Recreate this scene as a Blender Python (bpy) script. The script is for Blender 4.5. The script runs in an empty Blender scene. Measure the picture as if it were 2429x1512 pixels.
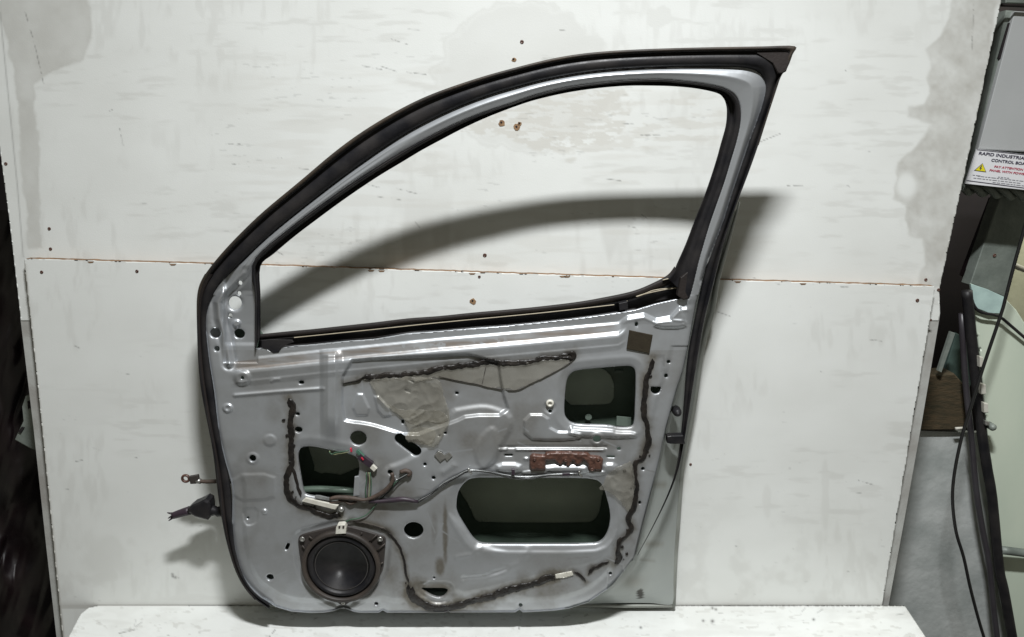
import bpy, math, random
import numpy as np
from mathutils import Matrix, Vector
random.seed(4)
# ------------------------------------------------------------------ camera, light, exposure
FPX, CX, CY, PITCH, CAMY = 1834.0, 1214.5, 756.0, math.radians(12.9), -1.85
scn = bpy.context.scene
COL = scn.collection
cd = bpy.data.cameras.new('camera'); cam = bpy.data.objects.new('camera', cd); COL.objects.link(cam)
cam.location = (0, CAMY, 0); cam.rotation_euler = (math.pi/2-PITCH, 0, 0)
cd.sensor_width = 36; cd.lens = FPX/2429*36; cd.clip_start = .05; cd.clip_end = 60
scn.camera = cam
w = bpy.data.worlds.new('World'); scn.world = w; w.use_nodes = True
w.node_tree.nodes['Background'].inputs[0].default_value = (1.0, .97, .80, 1)
w.node_tree.nodes['Background'].inputs[1].default_value = .135
ld = bpy.data.lights.new('ceiling_lamp', 'AREA'); ld.shape = 'RECTANGLE'; ld.size = .40; ld.size_y = .20
ld.energy = 208; ld.color = (.975, .992, 1.0)
l2 = bpy.data.lights.new('added_daylight', 'AREA'); l2.size = .3; l2.energy = 9; l2.color = (1, 1, .88)  # added lamp out of view, stands in for daylight on the yellow wall
lo2 = bpy.data.objects.new('added_daylight', l2); COL.objects.link(lo2); lo2.location = (1.85, .34, .35)
lo2.rotation_euler = Vector((-.5, .55, -.25)).to_track_quat('-Z', 'Y').to_euler()
lamp = bpy.data.objects.new('ceiling_lamp', ld); COL.objects.link(lamp)
lamp.location = (.15, -1.5, 1.7)
lamp.rotation_euler = Vector((0, -.42, -1)).to_track_quat('-Z', 'Y').to_euler()
scn.view_settings.view_transform = 'Standard'; scn.view_settings.look = 'None'
scn.view_settings.exposure = 0; scn.view_settings.gamma = 1; scn.view_settings.use_curve_mapping = False
cy = scn.cycles; cy.max_bounces = 6; cy.diffuse_bounces = 3; cy.glossy_bounces = 3

# ------------------------------------------------------------------ measuring
ct, st = math.cos(PITCH), math.sin(PITCH)
def ray(u, v):
    a = (np.asarray(u, float)-CX)/FPX; b = -(np.asarray(v, float)-CY)/FPX
    return a, b*st+ct, b*ct-st
def un(u, v, Y):                         # point of the plane y = Y at a measured spot
    dx, dy, dz = ray(u, v); t = (np.asarray(Y, float)-CAMY)/dy
    return np.stack(np.broadcast_arrays(dx*t, CAMY+dy*t, dz*t), -1)
def unz(u, v, Z):
    dx, dy, dz = ray(u, v); t = Z/dz
    return np.stack(np.broadcast_arrays(dx*t, CAMY+dy*t, dz*t), -1)
def reg(ox, oy, k):
    return lambda *p: [(ox+p[i]*k, oy+p[i+1]*k) for i in range(0, len(p), 2)]
A = reg(446.5, 595.3, .2461); B = reg(967.4, 669.8, .3064); Cc = reg(372.1, 930.2, .3692)
D = reg(893, 1041.9, .3217); F_ = reg(2046.5, 0, .4922); G = reg(2009.3, 744.2, .508)
H_ = reg(0, 744.2, .508); J = reg(1413.9, 632.6, .2953); K = reg(654.9, 1027, .1593)
L = reg(669.8, 1220.5, .1575); M_ = reg(0, 0, .5); N_ = reg(1214.5, 0, .5); P_ = reg(2277.2, 327.4, .09844)

def smooth(a, b, x):
    t = np.clip((x-a)/(b-a), 0, 1); return t*t*(3-2*t)
def segd(U, V, p, q):
    dx, dy = q[0]-p[0], q[1]-p[1]; l = dx*dx+dy*dy+1e-9
    t = np.clip(((U-p[0])*dx+(V-p[1])*dy)/l, 0, 1)
    return (U-p[0]-t*dx)**2+(V-p[1]-t*dy)**2
def dline(U, V, pts):
    d = np.full(U.shape, 1e12)
    for p, q in zip(pts[:-1], pts[1:]): d = np.minimum(d, segd(U, V, p, q))
    return np.sqrt(d)
def sdp(U, V, pts):
    d = np.full(U.shape, 1e12); ins = np.zeros(U.shape, bool); n = len(pts)
    for i in range(n):
        p, q = pts[i], pts[(i+1) % n]
        d = np.minimum(d, segd(U, V, p, q))
        if p[1] != q[1]:
            c = ((p[1] > V) != (q[1] > V)) & (U < (q[0]-p[0])*(V-p[1])/(q[1]-p[1])+p[0]); ins ^= c
    d = np.sqrt(d); return np.where(ins, -d, d)
def win(U, V, pts, m):
    xs = [p[0] for p in pts]; ys = [p[1] for p in pts]
    return (U > min(xs)-m) & (U < max(xs)+m) & (V > min(ys)-m) & (V < max(ys)+m)
def sdw(U, V, pts, m=45, line=False):
    out = np.full(U.shape, 999.0); k = win(U, V, pts, m)
    if k.any(): out[k] = (dline if line else sdp)(U[k], V[k], pts)
    return out
def chaikin(pts, n=2):
    for _ in range(n):
        o = []
        for i in range(len(pts)):
            p, q = pts[i], pts[(i+1) % len(pts)]
            o += [(p[0]*.75+q[0]*.25, p[1]*.75+q[1]*.25), (p[0]*.25+q[0]*.75, p[1]*.25+q[1]*.75)]
        pts = o
    return pts
def cr(pts, n=4):
    P = np.array(pts, float); P = np.vstack([2*P[0]-P[1], P, 2*P[-1]-P[-2]]); o = []
    for i in range(1, len(P)-2):
        for k in range(n):
            t = k/n
            o.append(.5*((2*P[i])+(-P[i-1]+P[i+1])*t+(2*P[i-1]-5*P[i]+4*P[i+1]-P[i+2])*t*t+(-P[i-1]+3*P[i]-3*P[i+1]+P[i+2])*t**3))
    o.append(P[-2]); return np.array(o)
def vn(U, V, su, sv, seed, oc=3):
    r = np.random.RandomState(seed); out = 0; amp = 1; tot = 0
    for _ in range(oc):
        g = r.rand(256, 256); x = U/su+37.3; y = V/sv+11.7
        xi = np.floor(x).astype(int); yi = np.floor(y).astype(int); fx = x-xi; fy = y-yi
        fx = fx*fx*(3-2*fx); fy = fy*fy*(3-2*fy); a, b, c, d = xi % 256, (xi+1) % 256, yi % 256, (yi+1) % 256
        out = out+amp*(g[c, a]*(1-fx)*(1-fy)+g[c, b]*fx*(1-fy)+g[d, a]*(1-fx)*fy+g[d, b]*fx*fy)
        tot += amp; amp *= .5; su /= 2; sv /= 2
    return out/tot

# ------------------------------------------------------------------ materials
def mat(name, col, rough=.6, metal=0, col2=None, nscale=30, nfac=.5, bump=0, bscale=200, stretch=(1, 1, 1), rvar=0, attrs=(), coat=0, spec=.5):
    m = bpy.data.materials.new(name); m.use_nodes = True; nt = m.node_tree; nd = nt.nodes; lk = nt.links
    b = nd['Principled BSDF']; b.inputs['Roughness'].default_value = rough; b.inputs['Metallic'].default_value = metal
    b.inputs['Specular IOR Level'].default_value = spec
    if coat: b.inputs['Coat Weight'].default_value = coat; b.inputs['Coat Roughness'].default_value = .12
    tc = nd.new('ShaderNodeTexCoord'); mp = nd.new('ShaderNodeMapping'); mp.inputs['Scale'].default_value = stretch
    lk.new(tc.outputs['Object'], mp.inputs[0])
    def noise(s, det=5):
        n = nd.new('ShaderNodeTexNoise'); n.inputs['Scale'].default_value = s; n.inputs['Detail'].default_value = det
        lk.new(mp.outputs[0], n.inputs['Vector']); return n
    def mix(f, a, c2):
        x = nd.new('ShaderNodeMix'); x.data_type = 'RGBA'
        if isinstance(f, float): x.inputs[0].default_value = f
        else: lk.new(f, x.inputs[0])
        for s, vv in ((6, a), (7, c2)):
            if isinstance(vv, tuple): x.inputs[s].default_value = (*vv, 1)
            else: lk.new(vv, x.inputs[s])
        return x.outputs[2]
    cur = col; n1 = noise(nscale)
    if col2:
        r = nd.new('ShaderNodeMapRange'); r.inputs[1].default_value = .5-nfac*.5; r.inputs[2].default_value = .5+nfac*.5
        lk.new(n1.outputs[0], r.inputs[0]); cur = mix(r.outputs[0], col, col2)
    rin = None
    for an, ac, ar in attrs:
        at = nd.new('ShaderNodeAttribute'); at.attribute_name = an
        cur = mix(at.outputs['Fac'], cur, ac)
        if ar is not None:
            x = nd.new('ShaderNodeMix'); x.data_type = 'FLOAT'; lk.new(at.outputs['Fac'], x.inputs[0])
            if rin is None: x.inputs[2].default_value = rough
            else: lk.new(rin, x.inputs[2])
            x.inputs[3].default_value = ar; rin = x.outputs[0]; lk.new(rin, b.inputs['Roughness'])
    if isinstance(cur, tuple): b.inputs['Base Color'].default_value = (*cur, 1)
    else: lk.new(cur, b.inputs['Base Color'])
    if rvar and rin is None:
        r = nd.new('ShaderNodeMapRange'); r.inputs[1].default_value = .3; r.inputs[2].default_value = .7
        r.inputs[3].default_value = rough-rvar; r.inputs[4].default_value = rough+rvar
        lk.new(noise(nscale*2.3).outputs[0], r.inputs[0]); lk.new(r.outputs[0], b.inputs['Roughness'])
    if bump:
        bp = nd.new('ShaderNodeBump'); bp.inputs['Strength'].default_value = bump; bp.inputs['Distance'].default_value = .002
        lk.new(noise(bscale, 4).outputs[0], bp.inputs['Height']); lk.new(bp.outputs[0], b.inputs['Normal'])
    return m
MAT = {}
MAT['board'] = mat('white_board', (.70, .715, .695), .55, 0, (.615, .625, .60), 4, .6, .12, 330, (1, 1, 1.5),
                   attrs=(('stain_tone', (.30, .285, .25), None), ('chip', (.50, .485, .44), None), ('mark', (.05, .045, .04), None)))
MAT['mdf'] = mat('raw_board_edge', (.24, .145, .08), .85, 0, (.13, .08, .045), 60, .6, .5, 300)
MAT['boardside'] = mat('painted_board_edge', (.50, .50, .47), .7, 0, (.16, .11, .08), 22, .45, .5, 200)
MAT['stripwhite'] = mat('worn_white_board_edge', (.44, .45, .43), .6, 0, (.30, .29, .27), 14, .35, .2, 200)
MAT['edging'] = mat('dark_grey_edging', (.05, .047, .052), .4, 0, (.03, .025, .03), 12, .5)
MAT['hem'] = mat('dull_grey_hem', (.26, .275, .25), .45, .2, (.18, .185, .165), 14, .5)
MAT['tab'] = mat('dull_green_tab', (.11, .14, .115), .6)
MAT['silver'] = mat('silver_paint', (.475, .495, .52), .40, .64, (.42, .435, .45), 6, .8, .05, 60,
                    attrs=(('dirt', (.16, .145, .118), .62), ('adh', (.20, .155, .12), .5), ('dark', (.028, .024, .020), .7)), coat=.12)
MAT['shut'] = mat('pale_door_jamb_paint', (.34, .36, .345), .38, .3, (.27, .29, .28), 9, .7, .05, 120, attrs=(('dark', (.04, .035, .03), .7), ('dirt', (.2, .19, .16), .6)))
MAT['skin'] = mat('dark_green_primer', (.095, .13, .10), .4, .1, (.06, .085, .068), 10, .7, .2, 120)
MAT['pad'] = mat('pale_olive', (.33, .38, .31), .7, 0, (.26, .30, .25), 14, .7, .3, 200)
MAT['rubber'] = mat('black_rubber', (.008, .008, .010), .46, 0, (.024, .022, .022), 17, .28, .15, 250, rvar=.08, spec=.3)
MAT['rubber2'] = mat('dusty_black_rubber', (.022, .017, .015), .6, 0, (.010, .008, .008), 16, .6, .3, 200, spec=.3)
MAT['rubberedge'] = mat('worn_brown_rubber', (.04, .028, .018), .6, 0, (.012, .010, .009), 14, .35, .3, 200)
MAT['beige'] = mat('beige_trim_line', (.42, .37, .27), .5, 0, (.3, .26, .19), 60, .5)
MAT['butyl'] = mat('black_butyl', (.006, .0055, .0055), .4, 0, (.022, .018, .015), 45, .4, .8, 160, rvar=.12, spec=.4)
MAT['butyldry'] = mat('dry_grey_butyl', (.07, .06, .05), .75, 0, (.018, .015, .012), 60, .5, .6, 260)
MAT['blackpl'] = mat('black_plastic', (.028, .024, .023), .45, 0, (.045, .038, .034), 30, .5, .2, 150, rvar=.08)
MAT['basket'] = mat('dusty_speaker_basket', (.06, .046, .036), .6, 0, (.012, .010, .009), 11, .5, .2, 150)
MAT['cone'] = mat('grey_speaker_cone', (.065, .062, .057), .55, 0, (.06, .054, .05), 30, .6, .1, 300)
MAT['rust'] = mat('brown_rust_primer', (.125, .062, .045), .36, .1, (.05, .026, .02), 90, .5, .8, 160, rvar=.12)
MAT['whitepl'] = mat('white_plastic', (.62, .61, .55), .4, 0, (.45, .43, .37), 50, .5)
MAT['film'] = None
MAT['steel'] = mat('zinc_steel', (.50, .50, .48), .35, .8, (.3, .29, .27), 60, .5, .2, 200)
MAT['greywire'] = mat('silver_sleeve', (.45, .47, .47), .3, .5, (.2, .2, .2), 80, .6)
MAT['blackwire'] = mat('black_wire', (.012, .012, .012), .35)
MAT['greenwire'] = mat('green_wire', (.045, .10, .06), .45)
MAT['yellowwire'] = mat('yellow_green_wire', (.22, .24, .13), .45)
MAT['purple'] = mat('purple_black_connector', (.035, .02, .032), .5, 0, (.018, .014, .018), 40, .5)
MAT['redpl'] = mat('red_plastic', (.42, .02, .05), .45)
MAT['greenpl'] = mat('green_plastic', (.05, .12, .085), .5)
MAT['tape'] = mat('brown_harness_tape', (.075, .05, .038), .65, 0, (.035, .026, .02), 60, .5, .4, 200)
MAT['foam'] = mat('dark_foam_pad', (.036, .030, .020), .95, 0, (.026, .021, .015), 60, .6, .5, 300, spec=.08)
MAT['boxgrey'] = mat('grey_enamel', (.42, .43, .43), .45, 0, (.36, .37, .37), 5, .6, .1, 100)
MAT['sign'] = mat('white_sign', (.72, .72, .74), .4)
MAT['ink'] = mat('dark_ink', (.05, .045, .075), .5)
MAT['red'] = mat('red_ink', (.45, .05, .09), .5)
MAT['grink'] = mat('grey_ink', (.3, .3, .33), .5)
MAT['yellow'] = mat('yellow_warning', (.75, .66, .02), .4)
MAT['galv'] = mat('weathered_grey_metal', (.27, .30, .27), .6, .2, (.12, .14, .125), 13, .5, .5, 90, rvar=.1)
MAT['dark'] = mat('void_black', (.012, .007, .008), .85, 0, (.005, .004, .005), 5, .5, .3, 30)  # near-black colour in place of unlit depth: back wall, slots, bores
MAT['darkfab'] = mat('dark_grimy_plastic', (.004, .0025, .003), .42, 0, (.010, .005, .006), 9, .3, .4, 30, rvar=.12)
MAT['yellowwall'] = mat('pale_yellow_plaster', (.85, .85, .66), .8, 0, (.7, .7, .52), 12, .5, .4, 60)
MAT['plaster'] = mat('rough_cement_sheet', (.52, .54, .53), .75, 0, (.27, .295, .285), 9, .5, .9, 45)
MAT['glass'] = mat('pale_green_dusty_glass', (.66, .72, .60), .3, 0, (.50, .58, .48), 5, .55, .15, 40, (1, 1, .35))
MAT['aqua'] = mat('aqua_glass_edge', (.50, .66, .62), .25, 0, (.36, .48, .46), 30, .5, .2, 80)
MAT['wood'] = mat('mossy_brown_wood', (.075, .05, .024), .85, 0, (.022, .02, .008), 30, .5, .9, 80, (1, 1, 4))
MAT['ply'] = mat('chipped_brown_edge', (.10, .055, .035), .8, 0, (.3, .25, .2), 50, .4, .5, 200)
MAT['floor'] = mat('dark_floor', (.02, .018, .017), .8, 0, (.01, .009, .009), 4, .5)
def filmmat():
    m = mat('dusty_clear_film', (.36, .35, .315), .2, 0, (.20, .19, .16), 12, .6, .2, 60, rvar=.08)
    nt = m.node_tree; out = [n for n in nt.nodes if n.type == 'OUTPUT_MATERIAL'][0]
    b = nt.nodes['Principled BSDF']; tr = nt.nodes.new('ShaderNodeBsdfTransparent'); mx = nt.nodes.new('ShaderNodeMixShader')
    tr.inputs[0].default_value = (.9, .88, .83, 1); mx.inputs[0].default_value = .34
    nt.links.new(tr.outputs[0], mx.inputs[1]); nt.links.new(b.outputs[0], mx.inputs[2]); nt.links.new(mx.outputs[0], out.inputs[0])
    return m
MAT['film'] = filmmat()

# ------------------------------------------------------------------ object helpers
def link(o, parent):
    COL.objects.link(o)
    if parent is not None:
        o.parent = parent
        o.matrix_parent_inverse = Matrix.Translation(-parent.location)
def tag(o, label, cat, group=None, kind=None):
    o['label'] = label
    if cat: o['category'] = cat
    if group: o['group'] = group
    if kind: o['kind'] = kind
    return o
def empty(name, loc):
    o = bpy.data.objects.new(name, None); o.location = [float(c) for c in loc]; o.empty_display_size = .05; COL.objects.link(o); return o
def mk(name, verts, faces, mats, parent=None, smoothf=True, midx=None, attrs=None):
    me = bpy.data.meshes.new(name); verts = np.asarray(verts, np.float32).reshape(-1, 3)
    if isinstance(faces, np.ndarray):
        me.vertices.add(len(verts)); me.vertices.foreach_set('co', verts.ravel())
        nf, k = faces.shape; me.loops.add(nf*k); me.loops.foreach_set('vertex_index', faces.astype(np.int32).ravel())
        me.polygons.add(nf); me.polygons.foreach_set('loop_start', (np.arange(nf)*k).astype(np.int32))
        me.update(calc_edges=True)
    else:
        me.from_pydata([tuple(map(float, v)) for v in verts], [], faces)
    if attrs:
        for n, a in attrs.items():
            at = me.attributes.new(n, 'FLOAT', 'POINT'); at.data.foreach_set('value', np.asarray(a, np.float32))
    for m in (mats if isinstance(mats, (list, tuple)) else [mats]): me.materials.append(MAT[m])
    if midx is not None: me.polygons.foreach_set('material_index', np.asarray(midx, np.int32))
    me.polygons.foreach_set('use_smooth', np.full(len(me.polygons), smoothf)); me.validate(); me.update()
    o = bpy.data.objects.new(name, me); link(o, parent); return o
def hmesh(name, u0, u1, v0, v1, step, Ff, posf, mats, parent=None, attrs=None, skirt=.006, sel=None, skmat=None, sdir=(0, 1, 0), pre=None):
    if pre is None:
        U, V = np.meshgrid(np.arange(u0, u1+step, step), np.arange(v0, v1+step, step)); Fv = Ff(U, V)
    else: U, V, Fv = pre
    gy, gx = np.gradient(Fv, step); g2 = np.maximum(gx*gx+gy*gy, .3)
    sn = (Fv > -.35*step) & (Fv < 1.1*step)
    U2 = np.where(sn, U-Fv*gx/g2, U); V2 = np.where(sn, V-Fv*gy/g2, V)
    P = posf(U2, V2); keep = Fv < 1.1*step
    n0, n1 = Fv.shape; idx = np.arange(n0*n1).reshape(n0, n1)
    q = np.stack([idx[:-1, :-1], idx[1:, :-1], idx[1:, 1:], idx[:-1, 1:]], -1).reshape(-1, 4)
    kf = keep.ravel()[q].all(1) & (Fv.ravel()[q].min(1) < 0)
    if sel is not None:
        uc = U.ravel()[q].mean(1); vc = V.ravel()[q].mean(1); kf &= sel(uc, vc)
    q = q[kf]; used = np.unique(q); rm = np.full(n0*n1, -1); rm[used] = np.arange(len(used)); q = rm[q]
    Vt = P.reshape(-1, 3)[used]; at = {k: np.asarray(a(U2, V2) if callable(a) else a).ravel()[used] for k, a in (attrs or {}).items()}
    nm = len(q)
    if skirt:
        e = np.concatenate([q[:, [0, 1]], q[:, [1, 2]], q[:, [2, 3]], q[:, [3, 0]]]); s = np.sort(e, 1)
        key = s[:, 0].astype(np.int64)*len(Vt)+s[:, 1]; uq, inv, cnt = np.unique(key, return_inverse=True, return_counts=True)
        be = e[cnt[inv.ravel()] == 1]; fu = Fv.ravel()[used]; be = be[(fu[be[:, 0]] > -1.2*step) & (fu[be[:, 1]] > -1.2*step)] if sel is not None else be; bv = np.unique(be); r2 = np.full(len(Vt), -1); r2[bv] = len(Vt)+np.arange(len(bv))
        sf = np.stack([be[:, 1], be[:, 0], r2[be[:, 0]], r2[be[:, 1]]], -1)
        Vt = np.vstack([Vt, Vt[bv]+np.array(sdir)*skirt]); at = {k: np.concatenate([a, a[bv]]) for k, a in at.items()}
        q = np.vstack([q, sf])
    mi = None
    if skmat: mats = [mats, skmat]; mi = np.r_[np.zeros(nm, int), np.ones(len(q)-nm, int)]
    return mk(name, Vt, q, mats, parent, True, mi, at)
def loft(name, pairs, prof, Yf, m, parent=None, sub=4, back=.008, jit=0):
    O = cr([p[0] for p in pairs], sub); I = cr([p[1] for p in pairs], sub); n = len(O); rows = []
    for _ in range(jit):
        for Q in (O, I):
            wq = np.where((Q[1:-1, 0] > 1790) & (Q[1:-1, 1] < 200), 0, .5)[:, None]
            Q[1:-1] = Q[1:-1]*(1-wq)+wq*(Q[2:]+Q[:-2])/2
    prof = list(prof)
    if back: prof = [(prof[0][0], prof[0][1]+back*1000)]+prof+[(prof[-1][0], prof[-1][1]+back*1000)]
    for t, dy in prof:
        q = O*(1-t)+I*t; rows.append(un(q[:, 0], q[:, 1], Yf(q[:, 0], q[:, 1])+dy/1000))
    R = np.array(rows); k = len(prof)
    f = [(a*n+i, a*n+i+1, (a+1)*n+i+1, (a+1)*n+i) for a in range(k-1) for i in range(n-1)]
    return mk(name, R.reshape(-1, 3), np.array(f), m, parent)
def tube(name, pts, r, m, parent=None, seg=8, rf=None, smoothpts=3):
    P = cr(pts, smoothpts) if len(pts) > 2 and smoothpts else np.array(pts, float); n = len(P)
    T = np.gradient(P, axis=0); T /= np.linalg.norm(T, axis=1)[:, None]+1e-9
    ref = np.array((.12, .9, .3)); V = []; 
    for i in range(n):
        a = np.cross(T[i], ref); a /= np.linalg.norm(a)+1e-9; b = np.cross(T[i], a)
        rr = r*(rf(i/(n-1)) if rf else 1)
        for k in range(seg):
            an = 2*math.pi*k/seg; V.append(P[i]+rr*(a*math.cos(an)+b*math.sin(an)))
    f = [(i*seg+k, i*seg+(k+1) % seg, (i+1)*seg+(k+1) % seg, (i+1)*seg+k) for i in range(n-1) for k in range(seg)]
    f += [tuple(range(seg))[::-1], tuple(range((n-1)*seg, n*seg))]
    return mk(name, V, f, m, parent)
def plate(name, pts, Y, th, m, parent=None, bev=.0, smoothf=False, posf=None):
    """outline of measured spots at depth Y with real thickness th"""
    pf = posf or un
    p = np.array(pts, float); Yv = np.asarray(Y, float)
    fr = pf(p[:, 0], p[:, 1], Yv)
    if bev:
        c = fr.mean(0); inn = c+(fr-c)*(1-bev/np.linalg.norm(fr-c, axis=1).mean()); inn[:, 1] -= bev*.6
        V = np.vstack([inn, fr, fr+np.array((0, th, 0))]); rings = 3
    else: V = np.vstack([fr, fr+np.array((0, th, 0))]); rings = 2
    n = len(p); f = [tuple(range(n))[::-1]]
    for r_ in range(rings-1): f += [(r_*n+i, r_*n+(i+1) % n, (r_+1)*n+(i+1) % n, (r_+1)*n+i) for i in range(n)]
    f.append(tuple(range((rings-1)*n, rings*n)))
    o = mk(name, V, f, m, parent, smoothf)
    return o
def box3(name, lo, hi, m, parent=None):
    x0, y0, z0 = lo; x1, y1, z1 = hi
    V = [(x, y, z) for x in (x0, x1) for y in (y0, y1) for z in (z0, z1)]
    return mk(name, V, [(0, 1, 3, 2), (4, 6, 7, 5), (0, 4, 5, 1), (2, 3, 7, 6), (0, 2, 6, 4), (1, 5, 7, 3)], m, parent, False)
def lathe(name, c, prof, m, parent=None, seg=40):
    """rings (radius, depth offset) round the axis y through c"""
    V = []; c = np.asarray(c, float).ravel()
    for r, dy in prof:
        for k in range(seg):
            a = 2*math.pi*k/seg; V.append((c[0]+r*math.cos(a), c[1]+dy, c[2]+r*math.sin(a)))
    n = len(prof); f = [(i*seg+k, i*seg+(k+1) % seg, (i+1)*seg+(k+1) % seg, (i+1)*seg+k) for i in range(n-1) for k in range(seg)]
    f += [tuple(range(seg))[::-1], tuple(range((n-1)*seg, n*seg))]
    return mk(name, V, f, m, parent)
def screw(name, u, v, Y, r, m, parent):
    c = un(u, v, Y)
    return lathe(name, c, [(r, 0), (r, -.0008), (r*.8, -.0016), (r*.4, -.0017), (r*.35, -.0006)], m, parent, 14)

# ------------------------------------------------------------------ outlines of the door
SEAL = [((640,1446),(640,1433)),((605,1424),(612,1413)),((586,1405),(594,1395)),((564,1373),(575,1366)),((546,1322),(561,1325)),((531,1262),(551,1262)),
 ((523,1211),(551,1211)),((514,1152),(550,1152)),((509,1089),(533,1089)),((497,1022),(519,1022)),((475,930),(508,930)),((470,860),(497,860)),
 ((468,800),(490,800)),((467,750),(487,750)),((466,705),(500,712)),((472,675),(517,680)),((487,650),(540,653)),((510,620),(567,628)),
 ((540,585),(600,597)),((575,550),(630,568)),((620,505),(675,530)),((670,465),(725,490)),((725,420),(775,451)),((770,380),(825,413)),
 ((820,340),(870,381)),((875,302),(920,346)),((930,270),(970,314)),((985,240),(1020,287)),((1040,217),(1070,263)),((1100,197),(1125,240)),
 ((1160,177),(1180,221)),((1214,164),(1230,207)),((1264,150),(1277,194)),((1324,136),(1335,182)),((1390,126),(1398,172)),((1464,120),(1468,165.5)),
 ((1564,116),(1564,160.5)),((1664,113),(1664,158.5)),((1754,112),(1740,159)),((1810,111),(1775,161.5)),((1884,110.5),(1796,170)),
 ((1879.5,130),(1809,183)),((1868,160),(1816,200)),((1852,183),(1817,212)),((1838,225),(1812,240)),((1821,275),(1797,285)),((1799.5,345),(1776,340)),
 ((1774.5,415),(1751,415)),((1754.5,465),(1735,463)),((1734.5,520),(1718,520)),((1719.5,565),(1701,565)),((1707,615),(1682,612)),
 ((1694.5,665),(1667,665)),((1684.5,710),(1657,710)),((1671,751),(1650,751)),((1657.5,839),(1629.5,839)),((1647,898),(1626.5,898)),
 ((1638,957),(1622,957)),((1626.5,1028),(1616,1028)),((1619,1075),(1610,1075)),((1611,1110),(1605,1110)),((1597,1155),(1592,1155)),
 ((1571,1209),(1568,1209)),((1538,1273),(1536,1273)),((1512,1318),(1511,1318))]
RUN = [((606,828),(618,796)),((606,760),(618,750)),((606,700),(618,700)),((600,634),(618,632)),((625,597),(650,602)),((675,556),(700,560)),((725,517),(750,522)),
 ((775,481),(800,485)),((825,446),(850,450)),((875,413),(900,417)),((925,381),(950,387)),((975,351),(1000,357)),((1025,323),(1050,330)),
 ((1075,298),(1100,304)),((1125,277),(1150,281)),((1175,259),(1195,263)),((1214,246.5),(1225,252)),((1264,229),(1268,238)),((1339,210),(1341,221)),
 ((1414,199),(1414,210)),((1489,192),(1489,204)),((1564,190),(1562,204)),((1614,194),(1608,206)),((1664,200),(1655,211)),((1714,211),(1700,221)),
 ((1739,226),(1715,232)),((1751,246),(1722,248)),((1755,270),(1724,268)),((1753,300),(1721,300)),((1744,340),(1710,340)),((1732,380),(1699,380)),
 ((1717,430),(1683,430)),((1699.5,480),(1665,480)),((1682,530),(1645,530)),((1667,580),(1626,580)),((1654.5,625),(1606,625)),((1644.5,668),(1597,646)),((1632,707),(1584,660))]
BELT = [((617.5,793),(610,828)),((697,785),(697,822)),((742,781),(742,818.5)),((815,773),(815,811)),((889,765),(889,805.5)),((967,755.6),(967,792)),((1042,750),(1042,787)),
 ((1120,742),(1120,780)),((1200,735),(1200,774)),((1274,728),(1274,767)),((1366,717),(1366,757)),((1427,706.6),(1427,749)),((1500,691),(1505,737)),((1550,671),(1555,722)),
 ((1584,652),(1600,712)),((1600,632),(1634,707))]
PEDGE_R = [(1675,632),(1662,680),(1650,721),(1643,760),(1632,822),(1618,884),(1603,928),(1591,972),(1579,1016),(1567,1075),(1556,1122),(1536,1196),(1514,1283),(1504,1325)]
PEDGE_B = [(1498,1331.5),(1472,1367),(1440,1399),(1395,1429.5),(1350,1444),(1311,1449.5),(1245,1453),(1240,1453),(1232,1447),(1222,1453),(1076,1453.5),(1068,1453.5),(1063,1449.5),(1056,1453.5),
 (925,1454),(919,1454),(908,1448.5),(898,1454),(852,1454),(838,1451),(826,1446),(815,1443),(804,1445),(790,1450),(768,1454),(734,1454.5),(690,1451),(653,1440),(623,1421)]
C1 = cr([p[1] for p in SEAL[:53]], 2).tolist()[1:]         # seal / sheet metal
OUTER = [tuple(p) for p in C1 if p[1] < 632 or p[0] < 1600]+PEDGE_R+PEDGE_B
C1L = [tuple(p) for p in C1]
C2 = cr([p[0] for p in RUN], 2).tolist()
WINDOW = [tuple(p) for p in C2]+[p[1] for p in BELT[::-1]][1:-1]+[(664,826),(652,837),(640,834),(628,827)]
LEAN = .108
def Yb(U, V):
    V = np.asarray(V, float); s = np.clip((770-V)/655, 0, 1.1); return -.13-LEAN*s**1.12

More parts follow.
